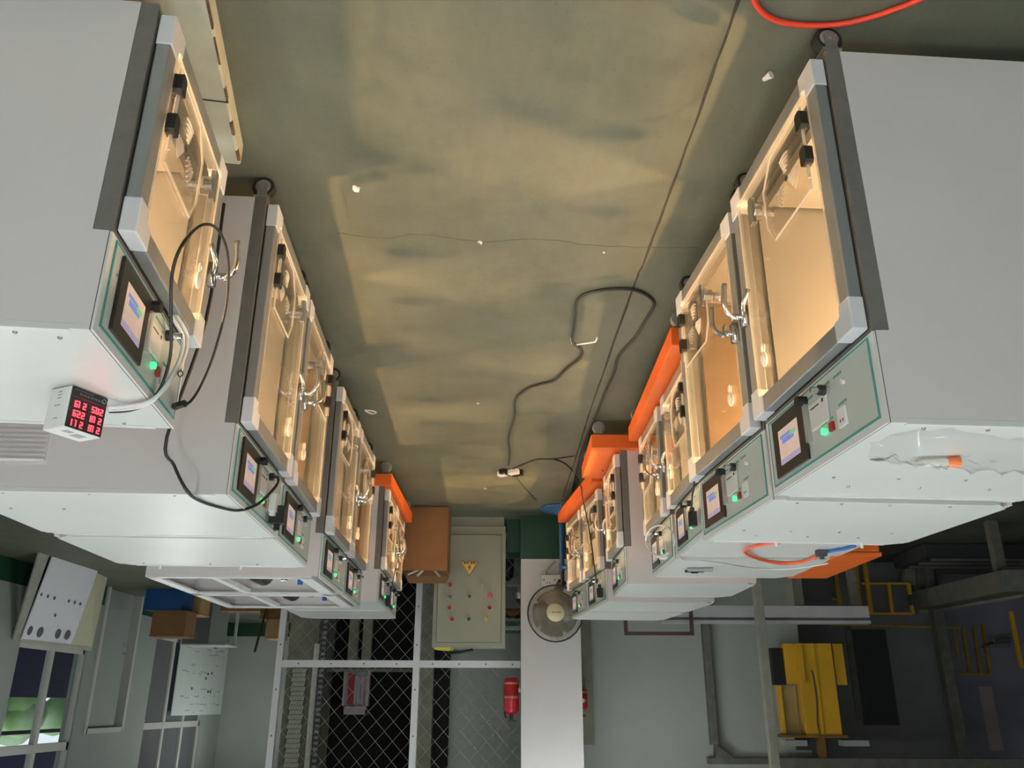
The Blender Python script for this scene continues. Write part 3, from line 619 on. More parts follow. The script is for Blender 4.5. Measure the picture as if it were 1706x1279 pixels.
for k, (px, py) in enumerate([(672, 893), (672, 903), (669, 909)]):
    p = aty(px, py, YB); x_ = p.x - (bl + br) / 2; pr.tube([(x_ + 0.022 * math.cos(a), -0.0015, p.z + 0.022 * math.sin(a)) for a in (0.3, 1.2, 2.2, 3.2, 4.4)], 0.004, 4, smooth=0)
put('carton_print', pr, 'ink_dark', bx)
for k, (dx, dy, lz, an) in enumerate([(0.02, 0.12, 0.22, 0.5), (-0.1, 0.2, 0.2, -0.5), (0.12, 0.22, 0.16, 0.9)]):
    c = Vector(((bl + br) / 2 + dx, YB + dy, bt - 0.02)); d = Vector((math.sin(an), -0.2, math.cos(an) * 0.6)) * lz / 2
    tag(put('foam_strip', MB().tube([c - d, c + d], 0.012, 5, smooth=0), 'paper'), ['white foam strip standing highest in the carton', 'white foam strip leaning in the carton next to the cabinet', 'short white foam strip by the carton edge near the incubators'][k], 'foam strip', 'foam strips in the carton')
# --- column with green base
YK = 8.8
kl, kr = aty(868, 1000, YK).x, aty(966, 1000, YK).x
kz = aty(910, 931, YK).z
struct('column_1', B(kr, kl, YK, YK + 0.62, 0, ZC), 'column_white')
colm = bpy.data.objects['column_1']
put('dado_band', B(kr - 0.006, kl + 0.006, YK - 0.006, YK + 0.626, 0, kz), 'dado_green', colm)
struct('green_kerb', B(kl + 0.006, aty(845, 880, 9.0).x, 9.0, 9.35, 0, 0.36), 'dado_green')
# --- sockets on the column
for k, (x, lab) in enumerate([(911.5, 'white double wall socket on the column, clear of the fan'), (929.5, 'white wall socket on the column half hidden by the fan neck')]):
    p = aty(x, 967, YK)
    t = thing('wall_socket', lab, 'socket', (p.x, YK, p.z), 0, 'wall sockets on the column')
    put('socket_box', B(-0.058, 0.058, -0.035, -0.001, -0.058, 0.058), 'white_plastic', t, bevel=0.006)
    put('socket_holes', MB().box(-0.03, -0.022, -0.0362, -0.035, 0.02, 0.035).box(-0.005, 0.003, -0.0362, -0.035, 0.02, 0.035).box(0.03, 0.04, -0.0362, -0.035, -0.012, 0.005), 'ink_dark', t)
    put('conduit', MB().tube([(0, -0.012, -0.058), (0.005 - 0.03 * k, -0.012, -0.1), (-0.09 + 0.06 * k, -0.012, -0.2)], 0.009, 6, smooth=2), 'print_grey', t)
# --- pedestal fan
YF = 8.42
fb = atz(921, 850); fx = aty(936, 920, YF).x
fc = aty(925.5, 1020, YF - 0.06); fr_ = 0.5 * (aty(925, 1068, YF).z - aty(925, 974, YF).z)
fan = thing('pedestal_fan', 'pedestal fan with blue stand, wire guard and cream hub cap before the column', 'fan', (fx, YF, 0))
put('fan_base', MB().lathe([(0.0, 0.0), (0.215, 0.0), (0.22, 0.012), (0.20, 0.03), (0.06, 0.055), (0.035, 0.09), (0.0, 0.09)][1:-1], (0, 0, 0), 'z', 28), 'fan_blue', fan, smooth=True)
fcx, fcz = fc.x - fx, fc.z
fz0 = aty(938, 965, YF).z
put('fan_pole', MB().cyl((0, 0, 0.08), (0, 0, fz0 - 0.08), 0.024, n=14).cyl((0, 0, fz0 - 0.16), (0, 0, fz0 - 0.09), 0.032, n=14), 'fan_blue', fan, smooth=False)
put('height_knob', MB().cyl((0, -0.02, fz0 - 0.12), (-0.06, -0.03, fz0 - 0.12), 0.02, 0.025, 10), 'fan_blue', fan)
put('fan_neck', MB().cyl((0, 0, fz0 - 0.08), (0, 0.0, fz0 + 0.04), 0.02, n=12).cyl((0, 0.02, fz0 + 0.02), (fcx * 0.6, 0.10, fz0 + 0.12), 0.045, 0.05, 12), 'fan_dark', fan)
put('fan_motor', MB().lathe([(0.05, 0.20), (0.085, 0.17), (0.095, 0.08), (0.07, 0.05)], (fcx, 0.0, fcz), 'y', 18), 'fan_dark', fan, smooth=True)
hub = put('fan_hub', MB().cyl((fcx, -0.02, fcz), (fcx, 0.06, fcz), 0.05, n=16), 'fan_blade', fan)
for k in range(5):
    a0 = k * math.tau / 5
    def blade():
        mb = MB(); vs_ = []
        for i in range(7):
            rr = 0.04 + (fr_ * 0.84 - 0.04) * i / 6
            wdt = 0.52 + 0.34 * math.sin(math.pi * min(1, (i + 1) / 6.5))
            for s in range(5):
                u = s / 4 - 0.5; a = u * wdt * 2.0 + 0.12 * i / 6
                vs_.append((rr * math.cos(a), 0.015 + u * 0.05, rr * math.sin(a)))
        n = len(vs_); vs_ += [(v[0], v[1] + 0.004, v[2]) for v in vs_]
        fs = []
        for i in range(6):
            for s in range(4):
                a = i * 5 + s; fs += [(a, a + 1, a + 6, a + 5), (n + a, n + a + 5, n + a + 6, n + a + 1)]
        for i in range(6): fs += [(i * 5, i * 5 + 5, n + i * 5 + 5, n + i * 5), (i * 5 + 4, n + i * 5 + 4, n + i * 5 + 9, i * 5 + 9)]
        for s in range(4): fs += [(s, n + s, n + s + 1, s + 1), (30 + s, 30 + s + 1, n + 30 + s + 1, n + 30 + s)]
        return mb.add(vs_, fs)
    o = put('fan_blade', blade, 'fan_blade', fan, key='fan', smooth=True, loc=(fcx, 0, fcz)); o.rotation_euler = (0, a0, 0)
put('guard_rim', MB().tube([(fcx + fr_ * math.cos(a), 0, fcz + fr_ * math.sin(a)) for a in [math.tau * i / 48 for i in range(48)]], 0.008, 6, True, 0), 'fan_dark', fan, smooth=True)
gw = MB()
for sgn in (-1, 1):
    for i in range(110):
        a = math.tau * i / 110; ca, sa = math.cos(a), math.sin(a)
        gw.tube([(fcx + 0.075 * ca, sgn * 0.085, fcz + 0.075 * sa), (fcx + fr_ * 0.55 * ca, sgn * 0.08, fcz + fr_ * 0.55 * sa), (fcx + fr_ * 0.88 * ca, sgn * 0.05, fcz + fr_ * 0.88 * sa), (fcx + fr_ * ca, 0, fcz + fr_ * sa)], 0.0022, 3, smooth=0)
    for rr in (0.45, 0.7):
        gw.tube([(fcx + fr_ * rr * math.cos(a), sgn * (0.085 - 0.02 * rr), fcz + fr_ * rr * math.sin(a)) for a in [math.tau * i / 40 for i in range(40)]], 0.002, 4, True, 0)
g_ = put('guard_wires', gw, 'fan_wire', fan); g_['kind'] = 'stuff'
cap = put('hub_cap', MB().lathe([(0.088, -0.078), (0.09, -0.09), (0.07, -0.1), (0.001, -0.102)], (fcx, 0, fcz), 'y', 28), 'fan_cap', fan, smooth=True)
fp = MB()
for k, wd_ in enumerate((0.012, 0.012, 0.014, 0.02)): fp.box(fcx + 0.035 - k * 0.021 - wd_, fcx + 0.035 - k * 0.021, -0.1035, -0.1, fcz - 0.004, fcz + 0.006)
put('cap_print', fp, 'yellow_brown', cap)
# --- fire extinguishers behind the column
def extinguisher(p, rr, hh, lab, brk):
    t = thing('fire_extinguisher', lab, 'extinguisher', p, 0, 'red fire extinguishers by the column')
    put('cylinder', MB().lathe([(rr * 0.75, 0), (rr, 0.02), (rr, hh * 0.86), (rr * 0.8, hh * 0.95), (rr * 0.35, hh)], (0, 0, 0), 'z', 20), 'ext_red', t, smooth=True)
    for z in (0.12, 0.5): put('label_band', MB().lathe([(rr + 0.001, hh * z), (rr + 0.002, hh * z + 0.001), (rr + 0.002, hh * z + 0.02), (rr + 0.001, hh * z + 0.021)], (0, 0, 0), 'z', 20), 'label_gold', t)
    put('valve', MB().cyl((0, 0, hh), (0, 0, hh + 0.05), 0.018).box(-0.05, 0.03, -0.01, 0.01, hh + 0.05, hh + 0.065).tube([(0.02, 0, hh + 0.03), (0.06, 0, hh + 0.02), (0.07, 0, hh - 0.1)], 0.008, 5), 'fan_dark', t)
    put('wall_bracket', MB().box(*brk), 'zinc', t)
YE = 9.1
p = aty(852, 1129, YE); p2 = aty(852, 1190, YE); extinguisher(p, 0.078, p2.z - p.z, 'red fire extinguisher with gold bands on the cabinet side of the column', (kl - p.x + 0.0005, -0.06, -0.03, 0.03, 0.1, 0.14))
YE = 9.55
p = aty(967, 1147, YE); p2 = aty(967, 1182, YE); extinguisher(p, 0.075, p2.z - p.z, 'dark red fire extinguisher peeping out behind the far side of the column', (-0.03, 0.03, YK + 0.6205 - YE, -0.06, 0.1, 0.14))
# --- partition and narrow darker box behind the column (photo right of it)
YW = 9.9
struct('wall_partition', MB().box(aty(1335, 1100, YW).x, aty(962, 1100, YW).x, YW, YW + 0.12, 0, ZC), 'wall_far')
struct('dark_box_1', B(aty(986, 1100, YW - 0.2).x, kr - 0.01, YW - 0.25, YW - 0.001, 0, aty(975, 1240, YW - 0.2).z), 'concrete')
struct('wall_behind_fence', B(kl - 0.3, aty(752, 1180, 10.6).x, 10.6, 10.72, 0, ZC), 'wall_far')

# --- goods-lift cage: aluminium frame with chain-link
YG = 9.3
xl_, xm_, xr_ = aty(466, 1100, YG).x, aty(694, 1100, YG).x, aty(868, 1100, YG).x
zr = aty(700, 1106, YG).z
cage = thing('lift_cage', 'aluminium-framed chain-link cage of the goods lift behind the incubators', 'cage', ((xl_ + xm_) / 2, YG, 0))
ox = (xl_ + xm_) / 2
def cg(*a): return B(a[0] - ox, a[1] - ox, a[2] - YG, a[3] - YG, a[4], a[5])
for x_ in (xl_, xm_): 
    po = put('post', cg(x_ - 0.033, x_ + 0.033, YG - 0.03, YG + 0.03, 0, 3.6), 'fence_alu', cage)
    for z in (0.9, 1.3, 1.75, 2.2, 2.6): put('bolt', MB().cyl((x_ - ox, -0.03, z), (x_ - ox, -0.035, z), 0.008, n=8), 'ink_dark', po)
for (a, b) in ((xm_ + 0.034, xl_ - 0.034), (xr_ - 0.05, xm_ - 0.034)):
    for z, hh in ((zr, 0.036), (0.12, 0.03), (3.4, 0.03)):
        ra = put('rail', cg(a, b, YG - 0.025, YG + 0.025, z - hh, z + hh), 'fence_alu', cage)
    for k in range(4): put('bolt', MB().cyl((a + (b - a) * (k + 0.5) / 4 - ox, -0.025, zr), (a + (b - a) * (k + 0.5) / 4 - ox, -0.03, zr), 0.008, n=8), 'ink_dark', cage)
def chain_link(a, b, z0, z1, pw, ph):
    mb = MB(); n = int((b - a) / pw) + 1
    for i in range(n):
        for sg in (-1, 1):
            P = []; z = z0; k = 0
            while z <= z1:
                off = pw * 0.5 * (1 if (k % 2 == 0) else 0) * sg
                x = min(max(a + i * pw + pw / 2 + off, a), b)
                P.append((x - ox, 0.012 * (1 if k % 2 else -1) * sg * 0.3, z)); z += ph / 2; k += 1
            mb.tube(P, 0.0026, 4, smooth=0)
    return mb
for (a, b) in ((xm_ + 0.035, xl_ - 0.035), (xr_, xm_ - 0.035)):
    o = put('wire_mesh', chain_link(a, b, 0.16, 3.35, 0.178, 0.19), 'fence_wire', cage); o['kind'] = 'stuff'
# lift shaft behind the mesh
YS = 11.6
xs0, xs1 = aty(692, 1150, YS).x, aty(533, 1150, YS).x
struct('shaft_back', B(xs0 - 0.35, xs1 + 0.3, YS, YS + 0.1, 0, ZC), 'shaft_black')
struct('shaft_side', B(aty(718, 1150, 10.4).x - 0.02, aty(698, 1150, 10.4).x, 10.4, 11.55, 0, ZC), 'concrete')
struct('shaft_gap', B(aty(748, 1180, 10.5).x, aty(722, 1180, 10.5).x, 10.5, 10.58, 0, ZC), 'shaft_black')
struct('shaft_wall', B(aty(524, 1150, 10.6).x, aty(474, 1150, 10.6).x, 10.6, 11.7, 0, ZC), 'concrete')
for (xa, xb_) in ((581, 596), (604, 619)):
    p = aty(xa, 1080, 11.3); p2 = aty(xb_, 1080, 11.3)
    tag(put('guide_rail', B(p2.x, p.x, 11.25, 11.35, 0.0, aty(600, 1112, 11.3).z), 'concrete'), 'grey steel guide column in the dark lift shaft, ' + ('nearer the perforated strip' if xa < 590 else 'nearer the electrical cabinet'), 'guide rail', 'lift guide columns')
tag(put('lift_sill', B(xs0, xs1, 11.2, 11.4, aty(600, 1114, 11.3).z, aty(600, 1119, 11.3).z), 'concrete'), 'grey beam across the dark lift shaft above the guide columns', 'beam')
lc = aty(597, 1190, 11.3); lc2 = aty(573, 1119, 11.3); lw_ = (aty(573, 1150, 11.3).x - aty(616, 1150, 11.3).x) / 2
cxl = aty(595, 1150, 11.3).x
lf = thing('lift_window', 'pink-grey framed box with a red strip hanging inside the dark shaft', 'lift window', (cxl, 11.3, lc2.z))
hl = lc.z - lc2.z
put('window_frame', MB().box(-lw_, -lw_ + 0.03, -0.1, 0.0, 0, hl).box(lw_ - 0.03, lw_, -0.1, 0, 0, hl).box(-lw_, lw_, -0.1, 0, hl - 0.1, hl), 'pinkish', lf)
put('back_sheet', B(-lw_ + 0.03, lw_ - 0.03, -0.03, -0.02, 0, hl - 0.1), 'print_grey', lf)
put('red_strip', B(0.02, 0.11, -0.06, -0.031, 0.02, hl - 0.12), 'red_box', lf)
put('tube_strip', MB().box(0.0, 0.025, -0.07, -0.031, 0.05, hl - 0.12).box(-lw_ + 0.08, -lw_ + 0.1, -0.07, -0.031, 0.05, hl - 0.12), 'pinkish', lf)
# perforated trim, white strip and drive chain at the shaft's side
YP = 10.55
pa, pb = aty(508, 1150, YP).x, aty(484, 1150, YP).x
pf = thing('perforated_strip', 'pale perforated metal strip behind the chain-link, its rows of slots zigzagging', 'metal strip', ((pa + pb) / 2, YP, 0))
put('strip_back', B(-(pb - pa) / 2, (pb - pa) / 2, 0, 0.012, zr - 0.02, 3.5), 'dark_post', pf)
pm = MB(); z = zr; k = 0
wdp = (pb - pa)
while z < 3.3:
    n = 9
    for i in range(n):
        x0 = -wdp / 2 + wdp * i / n + (wdp / n * 0.5 if k % 2 else 0)
        if x0 + wdp / n * 0.62 <= wdp / 2 + 0.001: pm.hexa([(x0, -0.004, z), (x0 + wdp / n * 0.55, -0.004, z), (x0 + wdp / n * 0.55, 0.0, z), (x0, 0, z)], [(x0 + 0.01, -0.004, z + 0.045), (x0 + wdp / n * 0.55 + 0.01, -0.004, z + 0.045), (x0 + wdp / n * 0.55 + 0.01, 0, z + 0.045), (x0 + 0.01, 0, z + 0.045)])
    z += 0.052; k += 1
o = put('punched_lands', pm, 'perforated', pf); o['kind'] = 'stuff'
pa, pb = aty(527, 1150, YP).x, aty(518, 1150, YP).x
tag(put('white_trim', B(pa, pb, YP - 0.02, YP + 0.03, aty(524, 1072, YP).z, 3.6), 'strip_white'), 'narrow white strip beside the drive chain of the lift', 'trim strip')
xcn = aty(533, 1150, YP - 0.05).x
ch = thing('drive_chain', 'black drive chain running up the side of the lift shaft', 'chain', (xcn, YP - 0.05, 0))
cm = MB(); z = aty(536, 1030, YP).z
while z < 3.4:
    cm.box(-0.03, 0.03, -0.012, 0.012, z, z + 0.03).box(-0.04, -0.028, -0.016, 0.016, z - 0.01, z + 0.05).box(0.028, 0.04, -0.016, 0.016, z - 0.01, z + 0.05); z += 0.062
o = put('chain_links', cm, 'ink_dark', ch); o['kind'] = 'stuff'
put('chain_rail', B(-0.028, 0.028, 0.013, 0.02, 0.0, 3.5), 'print_grey', ch)
# clutter between the cabinet and the column
YJ = 9.75
sh = thing('storage_rack', 'small steel rack seen in the gap between cabinet and column', 'rack', (aty(857, 980, YJ).x, YJ, 0))
gx = 0.24
for z in (0.30, 0.62, 0.86, 1.0): put('rack_shelf', B(-gx, gx, -0.15, 0.2, z, z + 0.02), 'print_grey', sh)
for sx in (-1, 1):
    for sy in (-0.14, 0.19): put('rack_post', B(sx * gx - 0.015, sx * gx + 0.015, sy - 0.015, sy + 0.015, 0, 1.25), 'print_grey', sh)
for (nm, m_, x0, x1, z0_, z1_, lab) in [('black_bag', 'black_plastic', 0.0, 0.2, 0.32, 0.55, 'crumpled black bag on the rack beside the cabinet'), ('grey_tin', 'zinc', -0.15, 0.0, 0.64, 0.8, 'grey tin on the middle shelf of the rack'), ('yellow_toolbox', 'yellow_brown', -0.18, 0.15, 0.88, 0.97, 'dull yellow box on the upper shelf of the rack'), ('green_pouch', 'lamp_green', -0.2, 0.2, 1.021, 1.14, 'dark green pouch on top of the rack')]:
    c = Vector((aty(857, 980, YJ).x + (x0 + x1) / 2, YJ, z0_)); hx = (x1 - x0) / 2
    mb = MB(); n = 10
    ring = lambda s, z: [(hx * s * math.copysign(abs(math.cos(a)) ** 0.5, math.cos(a)), 0.12 * s * math.copysign(abs(math.sin(a)) ** 0.5, math.sin(a)), z) for a in [math.tau * i / n for i in range(n)]]
    hgt = z1_ - z0_; rows = [ring(0.95, 0), ring(1.0, hgt * 0.4), ring(0.9, hgt * 0.8), ring(0.5, hgt)]
    vs_ = sum(rows, []); fs = [tuple(range(n - 1, -1, -1)), tuple(3 * n + i for i in range(n))]
    for r_ in range(3):
        for i in range(n): fs.append((r_ * n + i, r_ * n + (i + 1) % n, (r_ + 1) * n + (i + 1) % n, (r_ + 1) * n + i))
    mb.add(vs_, fs); o = put(nm, mb, m_, loc=c + Vector((0, 0, 0.001))); tag(o, lab, nm.split('_')[1])

# ================================================================== DARK WORKSHOP BEYOND THE ROW FACING +X
def rect(x0, x1, y0, y1, Y, th=0.05):
    ym = (y0 + y1) / 2
    a, b = aty(x0, ym, Y).x, aty(x1, ym, Y).x
    xm = (x0 + x1) / 2
    return MB().box(min(a, b), max(a, b), Y, Y + th, max(0.001, aty(xm, y0, Y).z), aty(xm, y1, Y).z)
def post(name, m, xa, y0, xb, y1, Y, wpx, lab, cat, floor_=True, top=None, dpt=None):
    p0, p1 = aty(xa, y0, Y), aty(xb, y1, Y); hw_ = abs(aty(xb, y1, Y).x - aty(xb + wpx, y1, Y).x) / 2
    x = (p0.x + p1.x) / 2
    return tag(put(name, B(x - hw_, x + hw_, Y - (dpt or hw_), Y + (dpt or hw_), 0.0 if floor_ else p0.z, top or p1.z), m, bevel=0.004), lab, cat)
YD = 11.8
struct('wall_workshop', B(aty(1580, 1150, YD).x, aty(1320, 1150, YD).x, YD, YD + 0.1, 0, ZC), 'dark_wall')
wk = bpy.data.objects['wall_workshop']
put('dark_recess', rect(1428, 1487, 1048, 1208, YD - 0.012, 0.011), 'darker', wk)
put('pilaster', rect(1418, 1428, 1040, 1200, YD - 0.03, 0.029), 'dark_post', wk)
post('steel_post', 'post_beige', 1266, 985, 1286, 1279, 8.35, 15, 'beige steel post rising in front of the pale partition', 'post', top=3.4)
post('conduit_post', 'dark_post', 1178, 1045, 1186, 1230, YW - 0.08, 13, 'dark stained conduit post on the pale partition', 'post', top=aty(1186, 1240, YW - 0.08).z)
tag(put('post_bracket', MB().prism([(aty(1192, 1240, 9.8).x, aty(1192, 1238, 9.8).z), (aty(1222, 1258, 9.8).x, aty(1222, 1262, 9.8).z), (aty(1192, 1262, 9.8).x, aty(1192, 1262, 9.8).z)], 'y', YW - 0.12, YW - 0.01), 'dark_post'), 'dark triangular bracket at the top of the conduit post', 'bracket')
tag(put('pipe_ledge', MB().box(aty(1420, 1262, YW - 0.1).x, aty(1180, 1262, YW - 0.1).x, YW - 0.1, YW - 0.005, aty(1300, 1262, YW).z, aty(1300, 1272, YW).z), 'dark_post'), 'dark pipe running along the partition above the bracket', 'pipe')
# white beam with legs
bm_ = thing('white_beam', 'long white steel beam on legs crossing behind the small incubators', 'beam', (aty(1280, 1020, 9.0).x, 9.0, 0))
xo = aty(1280, 1020, 9.0).x
z0_, z1_ = aty(1280, 1010, 9.0).z, aty(1280, 1029, 9.0).z
xa_, xb_ = aty(1444, 1020, 9.0).x - xo, aty(1100, 1020, 9.0).x - xo
put('beam_web', B(xa_, xb_, -0.06, 0.0, z0_, z1_), 'beam_white', bm_)
put('beam_flange', B(xa_, xb_, -0.07, 0.05, z1_ + 0.03, z1_ + 0.06), 'beam_white', bm_)
put('flaking_edge', MB().box(xa_, xb_, -0.05, 0.0, z1_, z1_ + 0.03), 'dark_post', bm_)
for x_ in (xa_ + 0.1, (xa_ + xb_) / 2 - 0.4, xb_ - 0.12): put('beam_leg', B(x_ - 0.04, x_ + 0.04, 0.0, 0.06, 0, z1_), 'dark_post', bm_)
# brown pipe frame
pf0 = thing('handrail', 'red-brown square pipe handrail standing behind the small incubators', 'handrail', (aty(1098, 1050, 8.75).x, 8.75, 0))
xo = aty(1098, 1050, 8.75).x; zt_ = aty(1098, 1055, 8.75).z; pl_, pr_ = aty(1043, 1050, 8.75).x - xo, aty(1153, 1050, 8.75).x - xo
for x_ in (pl_, pr_): put('upright', B(x_ - 0.017, x_ + 0.017, -0.017, 0.017, 0, zt_ - 0.018), 'rust_pipe', pf0)
put('cross_pipe', B(pr_ - 0.017, pl_ + 0.017, -0.017, 0.017, zt_ - 0.017, zt_ + 0.017), 'rust_pipe', pf0)
# dark grey box with two white levers
cbx = thing('switch_box', 'dark grey switch box with two white levers beyond the white beam', 'switch box', (aty(1262, 985, 10.6).x, 10.6, 0))
xo = aty(1262, 985, 10.6).x; za_, zb_ = aty(1262, 962, 10.6).z, aty(1262, 1000, 10.6).z
put('box_body', B(aty(1304, 985, 10.6).x - xo, aty(1216, 985, 10.6).x - xo, 0, 0.3, 0.0, zb_), 'desk_grey', cbx, bevel=0.01)
for px in (1239, 1283): put('lever', MB().box(aty(px, 990, 10.6).x - xo - 0.05, aty(px, 990, 10.6).x - xo + 0.05, -0.05, -0.001, zb_ - 0.08, zb_ - 0.05).box(aty(px, 990, 10.6).x - xo - 0.012, aty(px, 990, 10.6).x - xo + 0.012, -0.04, -0.001, zb_ - 0.2, zb_ - 0.08), 'white_plastic', cbx)
# yellow hoist on an overhead rail
YH = 9.45
zrail = aty(1350, 1262, YH).z
tag(put('overhead_rail', B(aty(1706, 1262, YH).x - 0.3, aty(1296, 1262, YH).x, YH - 0.06, YH + 0.06, zrail, zrail + 0.1), 'dark_post'), 'dark overhead rail carrying the yellow hoist', 'rail')
bpy.data.objects['overhead_rail']['kind'] = 'structure'
xo = aty(1350, 1150, YH).x
ho = thing('yellow_hoist', 'yellow sheet-metal hoist housing hanging before the dark workshop wall', 'hoist', (xo, YH, aty(1350, 1073, YH).z))
zo = aty(1350, 1073, YH).z
def hp(name, x0, x1, y0, y1, d0, d1, m, **k):
    ym = (y0 + y1) / 2; a, b = aty(x0, ym, YH).x - xo, aty(x1, ym, YH).x - xo
    return put(name, B(min(a, b), max(a, b), d0, d1, aty(1350, y0, YH).z - zo, aty(1350, y1, YH).z - zo), m, ho, bevel=0.004, **k)
hp('front_cover', 1327, 1385, 1073, 1223, -0.16, 0.0, 'yellow')
hp('cover_ridge', 1325, 1330, 1073, 1140, -0.19, -0.16, 'yellow')
hp('cover_ridge', 1352, 1356, 1073, 1223, -0.175, -0.16, 'yellow')
hp('side_cover', 1303, 1327, 1073, 1140, -0.11, 0.05, 'yellow')
hp('side_cover', 1385, 1402, 1073, 1141, -0.10, 0.05, 'yellow')
hp('black_box', 1283, 1303, 1080, 1141, -0.08, 0.05, 'black_plastic')
hp('lower_plate', 1299, 1327, 1142, 1222, -0.04, 0.02, 'yellow_plate')
hp('plate_edge', 1296, 1302, 1142, 1223, -0.09, 0.02, 'yellow')
hp('top_bar', 1294, 1403, 1223, 1228, -0.18, 0.05, 'yellow_brown')
hp('hanger', 1361, 1375, 1228, 1262, -0.03, 0.03, 'yellow_brown')
hp('trolley', 1303, 1340, 1232, 1242, -0.1, 0.06, 'print_grey'); hp('trolley', 1400, 1442, 1232, 1242, -0.1, 0.06, 'print_grey'); hp('trolley_plate', 1330, 1410, 1228, 1250, 0.061, 0.1, 'ink_dark')
put('hoist_cable', MB().tube([(aty(x, y, YH - 0.175).x - xo, -0.17, aty(x, y, YH - 0.175).z - zo) for x, y in ((1352, 1116), (1356, 1130), (1361, 1165), (1362, 1200), (1366, 1222))], 0.008, 5), 'rust_pipe', ho)
# yellow guard rails and framing
def railing(lab, bars, Y, m='yellow', loc=None, name='guard_rail', cat='guard rail'):
    xs = [b[0] for b in bars] + [b[2] for b in bars]; c = aty(sum(xs) / len(xs), 1000, Y).x
    t = thing(name, lab, cat, (c, Y, 0), 0)
    for (x0, y0, x1, y1, wp) in bars:
        p0, p1 = aty(x0, y0, Y), aty(x1, y1, Y); r_ = wp / 1380 * Y / 2 * 0.97
        p0.x -= c; p1.x -= c; p0.y = p1.y = 0; p0.z = max(p0.z, 0); p1.z = max(p1.z, 0)
        put('rail_bar', MB().cyl(p0, p1, r_ * 1.2, n=4), m, t)
    return t
railing('yellow welded guard frame standing on the dark workshop floor', [(1440, 938, 1451, 1022, 7), (1480, 973, 1486, 1022, 6), (1513, 972, 1516, 990, 6), (1518, 1008, 1521, 1022, 6), (1435, 972, 1514, 972, 4), (1450, 1022, 1521, 1022, 4)], 11.3)
railing('dull ochre post pair beside the yellow guard frame', [(1420, 915, 1432, 1024, 10), (1389, 930, 1399, 1006, 6), (1386, 997, 1402, 1000, 4)], 11.45, 'yellow_dirty')
railing('ochre slatted guard at the foot of the violet wall', [(1588, 1045, 1598, 1098, 4), (1604, 1045, 1616, 1122, 5), (1622, 1045, 1634, 1122, 5), (1637, 1040, 1650, 1124, 5), (1597, 1122, 1651, 1123, 4)], 12.87, 'yellow_dirty')
railing('bright yellow corner rail at the edge of the workshop', [(1684, 1018, 1701, 1110, 6), (1700, 1110, 1740, 1111, 6)], 11.2)
railing('long thin ochre rail running along the dark wall foot', [(1382, 1040, 1600, 1046, 4)], YD - 0.022, 'yellow_dirty')
# violet wall, conveyor, legs
struct('wall_violet', B(aty(1800, 1150, 12.9).x, aty(1590, 1150, 12.9).x, 12.9, 13.0, 0, ZC), 'violet_wall')
put('pink_stain_panel', rect(1640, 1662, 1143, 1250, 12.88, 0.019), 'pinkish', bpy.data.objects['wall_violet'])
post('dark_stanchion', 'dark_post', 1568, 1045, 1598, 1260, 11.5, 18, 'dark grey-green stanchion between dark wall and violet wall', 'post', top=3.5)
tag(put('chrome_strip', MB().cyl(aty(1656, 1067, 12.5), aty(1683, 1064, 12.5), 0.03, n=8).box(*(sorted((aty(1683, 1070, 12.5).x, aty(1658, 1070, 12.5).x))), 12.5, 12.899, aty(1660, 1072, 12.5).z, aty(1660, 1076, 12.5).z), 'zinc'), 'shiny tube bracket on the violet wall', 'bracket')
cv = thing('conveyor_beam', 'grey slanting conveyor beam on the dark workshop floor', 'conveyor', tuple(atz(1640, 940)))
pts = [aty(1540, 1015, 11.4), aty(1706, 985, 8.6)]; base = atz(1640, 940)
v = [p - base for p in pts]
d = (v[1] - v[0]).normalized(); nn = Vector((-d.y, d.x, 0)).normalized() * 0.16
put('beam_body', MB().hexa([v[0] - nn - Vector((0, 0, .22)), v[1] - nn - Vector((0, 0, .22)), v[1] + nn - Vector((0, 0, .22)), v[0] + nn - Vector((0, 0, .22))], [v[0] - nn, v[1] - nn, v[1] + nn, v[0] + nn]), 'dark_post', cv)
put('beam_edge', MB().tube([v[0] - nn, v[1] - nn], 0.03, 5, smooth=0), 'concrete', cv)
for q in (0.12, 0.85):
    c = v[0] + (v[1] - v[0]) * q; put('beam_leg', B(c.x - 0.05, c.x + 0.05, c.y - 0.05, c.y + 0.05, -0.0, c.z - 0.22), 'dark_post', cv)
for (a, b, c, d2, lab) in ((1518, 946, 1512, 975, 'short bent grey machine leg by the yellow guard frame'), (1534, 958, 1540, 1022, 'tall grey machine leg beside the conveyor beam')):
    YL = 11.62 if a > 1530 else 11.5
    p0, p1 = aty(a, b, YL), aty(c, d2, YL)
    tag(put('steel_support', MB().hexa([(p0.x - 0.06, YL - 0.05, 0), (p0.x + 0.06, YL - 0.05, 0), (p0.x + 0.06, YL + 0.05, 0), (p0.x - 0.06, YL + 0.05, 0)], [(p1.x - 0.09, YL - 0.05, p1.z), (p1.x + 0.09, YL - 0.05, p1.z), (p1.x + 0.09, YL + 0.05, p1.z), (p1.x - 0.09, YL + 0.05, p1.z)]), 'concrete'), lab, 'machine leg')
mf = thing('machine_bed', 'low black machine bed with pale rails on the workshop floor', 'machine', tuple(atz(1650, 912)))
bq = atz(1620, 940); put('bed', B(-1.6, 1.0, -0.3, 0.6, 0, 0.18), 'darker', mf, bevel=0.02)
for k in range(3): put('bed_rail', B(-1.5, 0.9, -0.25 + k * 0.3, -0.2 + k * 0.3, 0.181, 0.21), 'desk_grey', mf)

